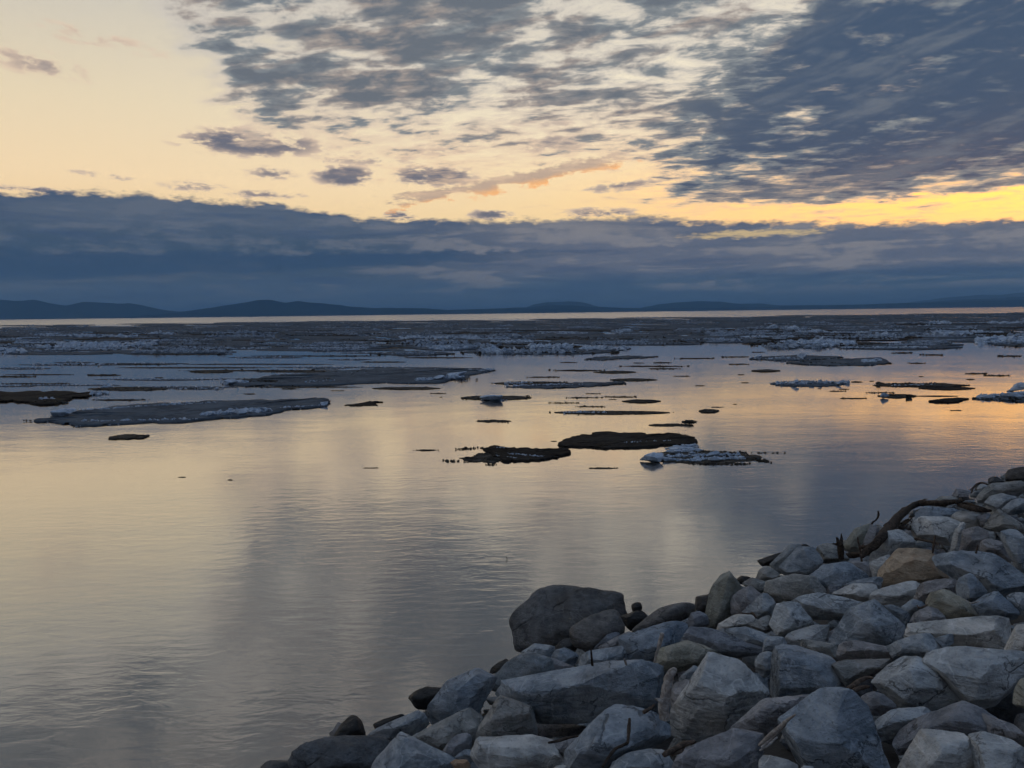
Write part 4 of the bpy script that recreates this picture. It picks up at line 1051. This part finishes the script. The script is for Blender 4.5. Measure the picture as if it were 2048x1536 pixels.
def floe(x0, x1, y0, y1, mat, label, seed, h_px=2.0, outline=None, rubble=(), amp=.35, group=None, n=120, tails=True, name='ice_floe'):
    """x0..x1,y0..y1: extent on the photograph; rubble: (px0,py0,px1,py1,size_px,count) rows of lumps along lines"""
    rng = np.random.RandomState(seed)
    cx, cy = (x0 + x1) / 2, (y0 + y1) / 2
    c = np.array(on_water(cx, cy)); m = MPX(c)
    if outline is None:
        an, r = ragged(n, rng, amp, seed)
        a = (x1 - x0) / 2; b = (y1 - y0) / 2 * (.6 if mat == 'slush' else 1)
        sx = np.sign(np.cos(an)) * np.abs(np.cos(an)) ** 0.8
        r2 = ragged(n, rng, amp, seed + 77, 4.0)[1]
        taper = 1 - 0.55 * np.abs(sx) ** 3
        px = cx + a * sx * (0.72 + 0.28 * r); py = cy + b * np.sin(an) * r2 * taper
    else:
        pts = np.array(outline, float); k = len(pts); u = np.linspace(0, k, n, endpoint=False); i = u.astype(int); f = (u - i)[:, None]
        q = pts[i % k] * (1 - f) + pts[(i + 1) % k] * f
        jit = fbm(np.stack([u * 3.1, u * 0 + seed, u * 0], 1), 4, seed, .7); jy = fbm(np.stack([u * 4.3, u * 0 + seed, u * 0 + 5], 1), 4, seed + 5, .7)
        ky = min(1.0, (y1 - y0) / 24.0)
        px = q[:, 0] + jit * 13; py = q[:, 1] + jy * 4.2 * ky
    W = np.array([on_water(a_, b_) for a_, b_ in zip(px, py)])
    h = h_px * m
    V, T = sheet_mesh(W[:, :2] - c[:2], h, mat, seed)
    root = bpy.data.objects.new(name, None); COL.objects.link(root); root.location = c
    root.empty_display_size = .5
    tag(root, label, 'ice floe', group)
    add_obj('ice_sheet', tri_mesh('ice_sheet', V, T, IM[mat]), (0, 0, 0), root)
    small = {'white': [], 'slush': [], 'mud': [], 'dull': []}
    if mat == 'grey' and n == 120:
        for k in range(int(min(150, (x1 - x0) * .45))):
            j = rng.randint(len(W)); q_ = (W[j, :2] - c[:2]) * rng.uniform(.93, 1.03); s = m * rng.uniform(.8, 2.2)
            small['dull' if k % 3 else 'slush'].append((q_[0], q_[1], h * .35, s))
    if mat in ('slush', 'mud'):
        # rotten edge: flat broken lumps all along the outline
        cnt = int(min(70, (x1 - x0) * (.55 if mat == 'slush' else .3)))
        for k in range(cnt):
            j = rng.randint(len(W)); u_ = rng.uniform(.55, 1.08) if mat == 'slush' else rng.uniform(.9, 1.02)
            s = m * rng.uniform(.6, 1.0) * min(3.2, 1.0 + .16 * (y1 - y0))
            q_ = (W[j, :2] - c[:2]) * u_
            small[mat].append((q_[0], q_[1], h * .12, s))
    for row in rubble:
        rx0, ry0, rx1, ry1, s_px, cnt = row[:6]; rm = row[6] if len(row) > 6 else 'white'
        for k in range(int(cnt * (1.7 if rm == 'white' else 1.3))):
            t = rng.rand(); qx = rx0 + (rx1 - rx0) * t + rng.normal(0, s_px * .5); qy = ry0 + (ry1 - ry0) * t + rng.normal(0, s_px * .12)
            w = np.array(on_water(qx, qy)); s = s_px * (.62 if rm == 'white' else .5) * m * rng.choice([.4, .55, .7, 1.0, 1.25])
            small[rm].append((w[0] - c[0], w[1] - c[1], h * .6 + s * .25 * rng.rand(), s))
    for rm, it in small.items():
        if not it: continue
        V, T = chunk_pile(it, rng)
        o = add_obj('ice_rubble', tri_mesh('ice_rubble', V, T, IM[rm], False), (0, 0, 0), root); o['kind'] = 'stuff'
    return root
def block(root, px, py, w_px, h_px, seed, mat='white'):
    """a single big lump of ice standing on a floe"""
    rng = np.random.RandomState(seed)
    w = np.array(on_water(px, py)); m = MPX(w); c = np.array(root.location)
    N = rng.normal(0, 1, (13, 3)); N /= np.linalg.norm(N, axis=1, keepdims=True)
    P, T = star_rock(N, rng.uniform(.62, 1, 13), np.ones(3), 4, rng, 2.0, 60.0, 3.2)
    P = P / np.abs(P).max(0) * np.array([w_px / 2 * m, w_px / 2.6 * m, h_px / 2 * m])
    add_obj('ice_block', tri_mesh('ice_block', P, T, IM[mat]), w - c + np.array([0, 0, h_px * .42 * m]), root)

def build_ice():
    S = 500
    # --- the named floes, nearest and largest first
    f = floe(1118, 1395, 868, 897, 'mud', 'long black mud covered floe, the largest dark one in the open pool', 1, 3.4,
             [(1118, 890), (1125, 882), (1150, 873), (1190, 869), (1260, 868), (1350, 869), (1385, 874), (1398, 884), (1385, 889), (1330, 892), (1260, 897), (1210, 898), (1180, 895), (1130, 894)],
             [(1245, 887, 1345, 883, 3.4, 14), (1200, 893, 1330, 892, 3, 26, 'slush')])
    f = floe(1276, 1540, 898, 933, 'slush', 'pale rubble floe with a white lump at its left end', 2, 1.0,
             [(1290, 918), (1300, 910), (1335, 904), (1400, 901), (1450, 904), (1490, 908), (1520, 914), (1500, 921), (1470, 925), (1430, 929), (1390, 927), (1350, 924), (1310, 924)],
             [(1340, 905, 1400, 901, 8, 60), (1330, 914, 1480, 910, 7, 110), (1390, 920, 1490, 917, 8, 70), (1330, 920, 1400, 922, 6, 40), (1450, 912, 1530, 922, 6, 90, 'slush'), (1380, 928, 1500, 928, 5, 70, 'slush'), (1480, 906, 1575, 906, 4, 34, 'slush'), (1500, 918, 1545, 926, 5, 30, 'slush'), (1390, 903, 1480, 906, 6, 40, 'slush')])
    block(f, 1307, 924, 50, 21, 71); block(f, 1425, 912, 26, 11, 72); block(f, 1432, 922, 34, 11, 73); block(f, 1352, 908, 20, 9, 74); block(f, 1385, 910, 18, 9, 75); block(f, 1335, 922, 22, 8, 76)
    f = floe(1330, 1396, 884, 899, 'white', 'small white scrap of ice touching the right end of the black floe', 3, 1.6,
             [(1330, 897), (1345, 892), (1370, 889), (1378, 885), (1392, 890), (1395, 894), (1370, 897), (1345, 900)], [(1365, 893, 1392, 892, 6, 14)])
    f = floe(968, 1140, 893, 925, 'mud', 'curved black mud covered floe with a white inner streak', 4, 3.2,
             [(968, 899), (985, 894), (1010, 896), (1060, 899), (1110, 900), (1137, 898), (1140, 906), (1120, 915), (1085, 921), (1040, 923), (1010, 924), (990, 915)],
             [(1015, 909, 1085, 915, 4, 30), (985, 897, 1020, 897, 4, 10)])
    f = floe(905, 1000, 894, 931, 'slush', 'ragged brown slush trailing from the curved black floe', 5, 1.2,
             [(925, 917), (945, 914), (960, 908), (990, 905), (1000, 912), (1010, 922), (985, 926), (950, 924), (930, 921)],
             [(910, 899, 985, 895, 6, 34, 'slush'), (888, 922, 940, 924, 5, 24, 'slush'), (955, 907, 1000, 910, 6, 30, 'slush'), (930, 917, 1010, 921, 6, 60, 'slush'), (975, 930, 995, 929, 5, 12, 'slush'), (985, 912, 1030, 918, 4, 24)])
    f = floe(60, 660, 798, 853, 'grey', 'very long grey floe on the left edged with white rubble', 6, 2.6,
             [(62, 842), (95, 838), (140, 824), (230, 814), (330, 808), (430, 804), (540, 801), (610, 798), (650, 797), (660, 803), (650, 814), (590, 818), (540, 829), (450, 836), (350, 845), (240, 849), (160, 853), (130, 847)],
             [(405, 831, 535, 824, 9, 90), (465, 826, 520, 822, 10, 40), (140, 824, 400, 806, 5, 70), (560, 817, 640, 812, 4, 30), (150, 845, 400, 840, 5, 50), (45, 843, 120, 842, 4, 16, 'slush'), (330, 812, 440, 806, 5, 24)])
    block(f, 118, 835, 48, 20, 81); block(f, 648, 812, 17, 11, 82); block(f, 485, 830, 34, 11, 83); block(f, 430, 829, 26, 10, 84)
    f = floe(447, 950, 735, 772, 'grey', 'wide dark grey floe behind the long left one, white ridge at its right', 7, 2.2,
             [(447, 769), (475, 764), (540, 754), (600, 748), (700, 741), (760, 738), (860, 737), (960, 738), (985, 742), (945, 750), (930, 758), (880, 765), (760, 768), (600, 771), (500, 772)],
             [(835, 762, 925, 756, 8, 60), (447, 768, 490, 765, 10, 34), (490, 765, 555, 764, 6, 40, 'slush'), (545, 752, 580, 750, 5, 14, 'slush'), (960, 743, 985, 741, 5, 14), (610, 766, 670, 762, 4, 12), (900, 763, 960, 760, 4, 20, 'slush')])
    block(f, 912, 755, 44, 13, 85); block(f, 880, 760, 26, 11, 86); block(f, 462, 769, 26, 11, 87); block(f, 975, 742, 16, 7, 88)
    f = floe(-60, 190, 784, 812, 'mud', 'dark brown floe cut by the left edge', 8, 2.6,
             [(-60, 790), (0, 785), (80, 785), (185, 786), (192, 792), (150, 796), (130, 803), (100, 811), (60, 807), (0, 803), (-60, 804)],
             [(60, 805, 130, 806, 6, 26, 'slush'), (180, 790, 215, 787, 8, 22), (80, 800, 110, 799, 5, 10)])
    f = floe(920, 1062, 789, 803, 'slush', 'low floe carrying one smooth white mound', 9, 1.4, None,
             [(925, 798, 965, 798, 4, 16, 'slush'), (1015, 795, 1062, 793, 4, 26, 'slush'), (960, 800, 1015, 801, 5, 20)])
    block(f, 988, 801, 58, 14, 91)
    floe(218, 300, 871, 880, 'slush', 'small olive grey floe alone in front of the long left floe', 10, 2.4, [(218, 878), (225, 873), (255, 870), (285, 872), (300, 872), (285, 876), (255, 879), (225, 879)])
    f = floe(1100, 1252, 765, 777, 'grey', 'narrow grey floe pointing right above the middle of the pool', 11, 2.0,
             [(1012, 775), (1080, 770), (1130, 767), (1200, 766), (1250, 764), (1251, 768), (1200, 772), (1130, 776), (1090, 777)], [(1015, 773, 1130, 770, 5, 46), (1130, 771, 1170, 770, 3, 12)])
    f = floe(990, 1140, 762, 772, 'slush', 'thin rubble strip just above the narrow grey floe', 12, 1.4, None, [(1010, 768, 1060, 766, 6, 24), (1060, 767, 1135, 765, 5, 36, 'slush')])
    f = floe(1110, 1338, 820, 831, 'slush', 'long thin brown floe across the middle of the pool', 13, 1.6, None, [(1130, 826, 1215, 826, 5, 40), (1150, 828, 1320, 825, 4, 60, 'slush')], .5)
    floe(1398, 1437, 818, 827, 'slush', 'small ragged dark floe right of the long thin brown one', 14, 2.2, None, [(1403, 823, 1432, 823, 5, 20, 'slush')], .6)
    floe(1298, 1378, 847, 854, 'slush', 'small ragged floe above the long black one', 15, 1.4, None, [(1305, 851, 1375, 850, 4, 30, 'slush')], .6)
    f = floe(1364, 1393, 840, 848, 'slush', 'small round dark lump of ice at the end of a ragged floe', 16, 2.0); block(f, 1378, 847, 26, 7, 93, 'slush')
    floe(1184, 1236, 864, 869, 'mud', 'sliver of dark ice just behind the long black floe', 17, 1.6)
    floe(690, 764, 803, 812, 'mud', 'small black twin floe right of the long left floe', 18, 1.5, [(688, 811), (715, 809), (730, 806), (740, 803), (762, 804), (750, 807), (752, 811), (720, 812)])
    floe(746, 880, 773, 781, 'slush', 'thin brown slush strip below the wide dark grey floe', 19, 1.2, None, [(760, 778, 860, 776, 4, 40, 'slush')], .5)
    floe(952, 1022, 839, 846, 'slush', 'wavy brown scrap left of the pool centre', 20, 1.2, None, [(955, 842, 1018, 844, 4, 24, 'slush')], .6)
    f = floe(1540, 1690, 763, 773, 'grey', 'row of grey ice lumps in the golden water', 21, 2.0, None, [(1550, 769, 1690, 766, 8, 46), (1560, 768, 1640, 766, 7, 24)])
    block(f, 1588, 771, 17, 13, 95); block(f, 1640, 768, 9, 11, 96); block(f, 1675, 770, 17, 9, 97); block(f, 1620, 769, 14, 9, 98)
    f = floe(1495, 1700, 710, 723, 'grey', 'grey floe with a tall block in its middle, upper right of the pool', 22, 1.8, [(1495, 718), (1530, 714), (1600, 712), (1690, 715), (1640, 719), (1600, 722), (1540, 722)], [(1500, 718, 1610, 719, 5, 40)])
    block(f, 1607, 718, 26, 13, 101); block(f, 1564, 720, 9, 9, 102); block(f, 1515, 717, 20, 7, 103)
    f = floe(1570, 1785, 720, 733, 'grey', 'grey floe with white right end below the tall block', 23, 2.0, [(1570, 727), (1630, 722), (1700, 719), (1760, 716), (1785, 727), (1740, 731), (1640, 731)], [(1725, 725, 1762, 723, 7, 34), (1600, 728, 1720, 728, 4, 30, 'slush')])
    f = floe(1750, 1935, 766, 776, 'slush', 'lumpy brown floe in the golden water on the right', 24, 1.6, None, [(1755, 769, 1890, 768, 5, 60, 'slush'), (1780, 773, 1880, 769, 4, 20)], .4); block(f, 1757, 770, 9, 8, 104, 'slush')
    floe(1838, 1950, 774, 780, 'mud', 'dark splinter of ice below the lumpy brown floe', 25, 1.0, None, [(1850, 777, 1900, 777, 3, 16, 'slush')], .5)
    f = floe(1757, 1832, 787, 798, 'slush', 'knobbly dark floe with a lump at its left in golden water', 26, 1.6, None, [(1765, 793, 1828, 794, 6, 30, 'slush')], .4); block(f, 1768, 796, 19, 11, 105); block(f, 1818, 796, 16, 7, 106, 'slush')
    floe(1830, 1915, 791, 794, 'slush', 'hair thin slush streak right of the knobbly dark floe', 27, .8, None, (), .5)
    floe(1860, 1938, 796, 806, 'mud', 'smooth brown leaf shaped floe in the gold reflection', 28, 2.4, [(1860, 803), (1885, 800), (1910, 797), (1932, 799), (1938, 798), (1920, 803), (1895, 806), (1870, 805)])
    f = floe(1950, 2110, 784, 805, 'grey', 'heaped blue grey floe cut by the right edge', 29, 2.4, [(1948, 797), (1990, 793), (2040, 786), (2110, 784), (2110, 802), (2050, 805), (2000, 801), (1970, 799)], [(1955, 797, 2050, 788, 7, 60), (2000, 800, 2060, 803, 6, 30, 'slush')])
    block(f, 2052, 784, 50, 24, 107); block(f, 1975, 797, 24, 8, 108); block(f, 2030, 796, 40, 12, 109)
    floe(1503, 1560, 739, 745, 'slush', 'small olive floe below the grey block floe', 30, 1.6)
    floe(178, 335, 772, 784, 'slush', 'dark broken streak above the long left floe', 31, 1.0, None, [(190, 780, 330, 776, 4, 50, 'slush'), (200, 775, 235, 774, 6, 14)], .5)
    floe(1245, 1322, 800, 806, 'mud', 'brown lens shaped floe above the long thin brown one', 32, 1.4)
    floe(1220, 1312, 756, 764, 'slush', 'thin floe with a round knob right of the narrow grey floe', 33, 1.2, None, [(1225, 761, 1300, 760, 3.5, 26, 'slush')], .5)
    floe(1188, 1272, 741, 748, 'slush', 'leaf shaped brown floe at the head of the pool', 34, 1.2)
    floe(1170, 1312, 708, 720, 'grey', 'flat olive floe at the front of the pack, centre right', 35, 1.6, [(1165, 719), (1200, 715), (1250, 713), (1312, 714), (1260, 717), (1210, 720)])
    floe(380, 465, 739, 748, 'slush', 'small low floe in the blue lane on the left', 36, 1.2, None, [(395, 744, 455, 742, 4, 20, 'slush')])
    # --- little scraps that look alike
    scraps = [(828, 876, 897, 904), (724, 758, 934, 938), (355, 374, 952, 957), (454, 467, 958, 962), (1174, 1240, 932, 941), (1130, 1206, 793, 798), (1205, 1275, 792, 796),
              (1148, 1212, 811, 816), (1168, 1204, 786, 789), (1100, 1212, 738, 744), (1205, 1268, 742, 747), (1290, 1362, 735, 740), (1230, 1380, 730, 735), (1118, 1155, 723, 727), (1265, 1290, 724, 728), (1305, 1345, 724, 727),
              (1930, 1976, 745, 750), (1968, 2022, 749, 754), (1930, 1952, 757, 761), (1814, 1852, 724, 729), (1836, 1848, 751, 755), (1699, 1728, 761, 767), (1737, 1749, 761, 764), (1655, 1692, 780, 785), (1680, 1736, 795, 799),
              (1898, 1926, 819, 823), (1634, 1645, 776, 779), (1675, 1700, 777, 780), (1730, 1790, 784, 787), (1345, 1380, 751, 754), (1388, 1412, 770, 773), (860, 895, 785, 789), (878, 886, 793, 796), (1215, 1236, 798, 800),
              (1455, 1500, 726, 731), (1440, 1500, 712, 716), (1350, 1430, 715, 719), (1465, 1475, 807, 810), (1500, 1530, 703, 706), (1780, 1830, 704, 708), (1840, 1890, 708, 712), (1990, 2048, 711, 714),
              (1100, 1115, 881, 884), (1420, 1450, 813, 816), (1095, 1160, 804, 808), (1475, 1490, 748, 751), (900, 925, 748, 752), (310, 328, 753, 758), (176, 246, 748, 753), (-20, 78, 750, 757), (560, 600, 776, 780), (485, 515, 786, 790),
              (0, 150, 765, 770), (350, 400, 775, 780), (180, 300, 797, 803), (660, 690, 780, 783), (1050, 1120, 752, 757), (1480, 1500, 764, 767), (575, 592, 775, 779)]
    for k, (a, b_, c, d) in enumerate(scraps):
        w = b_ - a
        ym = (c + d) / 2; floe(a + w * .12, b_ - w * .12, ym - (d - c) * .22, ym + (d - c) * .28, 'slush' if k % 3 else 'mud', '%s dark ice scrap %s, %s' % ('tiny' if w < 30 else 'small' if w < 65 else 'long thin', 'close to the pack' if c < 732 else 'on the near side of the pool' if c > 805 else 'in the middle of the pool',
              'on the left' if a < 620 else 'left of centre' if a < 1090 else 'at the centre' if a < 1300 else 'right of centre' if a < 1640 else 'in the golden water'), 200 + k, .5,
             None, [(a + 2, (c + d) / 2, b_ - 2, (c + d) / 2, min(3.6, max(1.8, w * .07)), int(min(46, w * .7)), 'slush')], .7, 'scraps of ice in the pool', 48)
    # --- the pack: floes crowd together from the pool out to open water
    rng = np.random.RandomState(42)
    front = np.array([(-100, 86), (250, 92), (420, 88), (600, 84), (1000, 84), (1100, 82), (1250, 74), (1440, 66), (1560, 76), (1650, 82), (1760, 84), (2150, 84)])
    hor = lambda px: 638.6 - (px / 2048.0) * 25.6
    placed = 0; far_items = {'grey': [], 'white': []}
    dy = 84.0
    rows = []
    while dy > 13.5:
        rows.append(dy); dy *= 0.94
    for ri, dy in enumerate(rows):
        px = -60 + rng.uniform(0, 80)
        while px < 2110:
            w = rng.uniform(90, 330) * (0.6 + 0.4 * dy / 80); fr = np.interp(px + w / 2, front[:, 0], front[:, 1])
            gap = rng.exponential(16 if dy < 60 else 45)
            ok = dy < fr - 2 and not (px < 560 and dy > 70)
            # blue water lane left, and a far open lead
            if px + w / 2 < 1120 and 70 < dy < 76 : ok = False
            if px + w / 2 < 560 and 76 <= dy < 82 and rng.rand() < .5: ok = False
            if dy < 18 and rng.rand() < .35: ok = False
            if ok:
                y = hor(px + w / 2) + dy; hh = max(1.0, dy * 0.045) * rng.uniform(.6, 1.4)
                ridge = rng.rand() < (.72 if dy > 34 else .5)
                rub = []
                s = max(2.0, dy * .10) * rng.choice([.6, .8, 1.0, 1.5])
                if ridge:
                    a0 = px + w * rng.uniform(0, .4); a1 = px + w * rng.uniform(.6, 1.0)
                    rub = [(a0, y + hh * .4, a1, y + hh * .2, s * rng.uniform(.7, 1.5), int(w * .55), rng.choice(['dull', 'dull', 'white']))]
                    if rng.rand() < .5:
                        ac = rng.uniform(a0, a1); rub.append((ac - w * .08, y, ac + w * .08, y, s * 1.6, 14, 'white' if rng.rand() < .4 else 'dull'))
                if rng.rand() < .5: rub.append((px, y + hh * .6, px + w, y + hh * .5, s * .7, int(w * .15), 'slush'))
                if dy > 30:
                    pm = 'grey' if rng.rand() < .75 else 'mud'; xc = px + w / 2
                    lab = '%s %s %s floe, %s rows of the pack, %s' % ('wide' if w > 190 else 'narrow', 'grey' if pm == 'grey' else 'muddy', 'rubble-ridged' if ridge else 'bare flat',
                          'nearest' if dy > 62 else 'middle' if dy > 42 else 'farther', 'far left' if xc < 400 else 'left of centre' if xc < 900 else 'centre' if xc < 1250 else 'right of centre' if xc < 1650 else 'far right')
                    floe(px, px + w, y - hh, y + hh, pm, lab, 1000 + placed, .5 + dy * .012, None, rub, .45,
                         'floes of the pack', 40)
                    placed += 1
                else:
                    c = np.array(on_water(px + w / 2, y)); m = MPX(c)
                    an, r = ragged(22, rng, .4, 3000 + placed + ri)
                    qx = px + w / 2 + w / 2 * np.cos(an) * r; qy = y + hh * np.sin(an) * r
                    O = np.array([on_water(a_, b_) for a_, b_ in zip(qx, qy)])[:, :2] - c[:2]
                    V, T = sheet_mesh(O, m * .9, None, ri * 97 + int(px) % 89, rings=3)
                    far_items['grey'].append((V + c * np.array([1, 1, 0]), T))
                    it = []
                    for row in rub:
                        for k in range(int(row[5] * .7)):
                            t = rng.rand(); wv = np.array(on_water(row[0] + (row[2] - row[0]) * t, row[1] + rng.normal(0, .5)))
                            ss = row[4] * .5 * m * rng.choice([.4, .6, .9, 1.2]); it.append((wv[0], wv[1], .3 * m + ss * .2, ss))
                    if it: far_items['white'].append(chunk_pile(it, rng))
            px += w * rng.uniform(.75, 1.0) + gap
    # thin streaks of slush and skim ice strung out before the pack on the left
    rs = np.random.RandomState(77)
    for k in range(34):
        w = rs.uniform(70, 300); x0 = rs.uniform(-60, 900); dy_ = rs.uniform(62, 150) if x0 < 500 else rs.uniform(66, 118)
        y = hor(x0 + w / 2) + dy_
        th = rs.uniform(.9, 2.0)
        pale_ = rs.rand() < .55
        floe(x0, x0 + w, y - th, y + th, 'grey' if pale_ else 'slush', '%s %s drifting %s, %s' % ('long' if w > 180 else 'short', 'pale streak of skim ice' if pale_ else 'dark streak of slush', 'just off the pack' if dy_ < 90 else 'in the blue lane' if dy_ < 118 else 'behind the long left floe', 'by the left edge' if x0 < 150 else 'on the left' if x0 < 480 else 'left of centre'), 4000 + k, .5, None,
             [(x0 + w * .1, y, x0 + w * .9, y, rs.uniform(2.5, 5), int(w * .16), 'white' if pale_ else 'slush')], .8, 'streaks of ice in the left lanes', 70)
    root = bpy.data.objects.new('drift_ice', None); COL.objects.link(root)
    for key, nm in (('grey', 'ice_sheet'), ('white', 'ice_rubble')):
        Vs, Ts, o = [], [], 0
        for V, T in far_items[key]: Vs.append(V); Ts.append(T + o); o += len(V)
        ob = add_obj(nm, tri_mesh(nm, np.vstack(Vs), np.vstack(Ts), IM['dull' if key == 'white' else key], key == 'grey'), (0, 0, 0), root); ob['kind'] = 'stuff'
    tag(root, 'far belt of drift ice merging into one grey mass before the open water', 'drift ice', kind='stuff')
build_ice()

# ------------------------------------------------------------------ air between the river and the far hills
def build_haze():
    m = bpy.data.materials.new('haze'); m.use_nodes = True
    nt = m.node_tree; nt.nodes.clear()
    out = nt.nodes.new('ShaderNodeOutputMaterial')
    v = nt.nodes.new('ShaderNodeVolumePrincipled')
    v.inputs['Color'].default_value = (0.30, 0.58, 0.94, 1)
    v.inputs['Density'].default_value = HAZE_D
    nt.links.new(v.outputs[0], out.inputs['Volume'])
    X, Y0, Y1, Z0, Z1 = 61000, -2500, 61000, -4.5, 172
    V = [(-X, Y0, Z0), (X, Y0, Z0), (X, Y1, Z0), (-X, Y1, Z0), (-X, Y0, Z1), (X, Y0, Z1), (X, Y1, Z1), (-X, Y1, Z1)]
    F = [(0, 3, 2, 1), (4, 5, 6, 7), (0, 1, 5, 4), (1, 2, 6, 5), (2, 3, 7, 6), (3, 0, 4, 7)]
    o = mesh_obj('haze', V, F, m, smooth=False)
    tag(o, 'thin bluish evening haze over the river and far hills', 'haze', kind='stuff')
HAZE_D = 1.5e-4
build_haze()
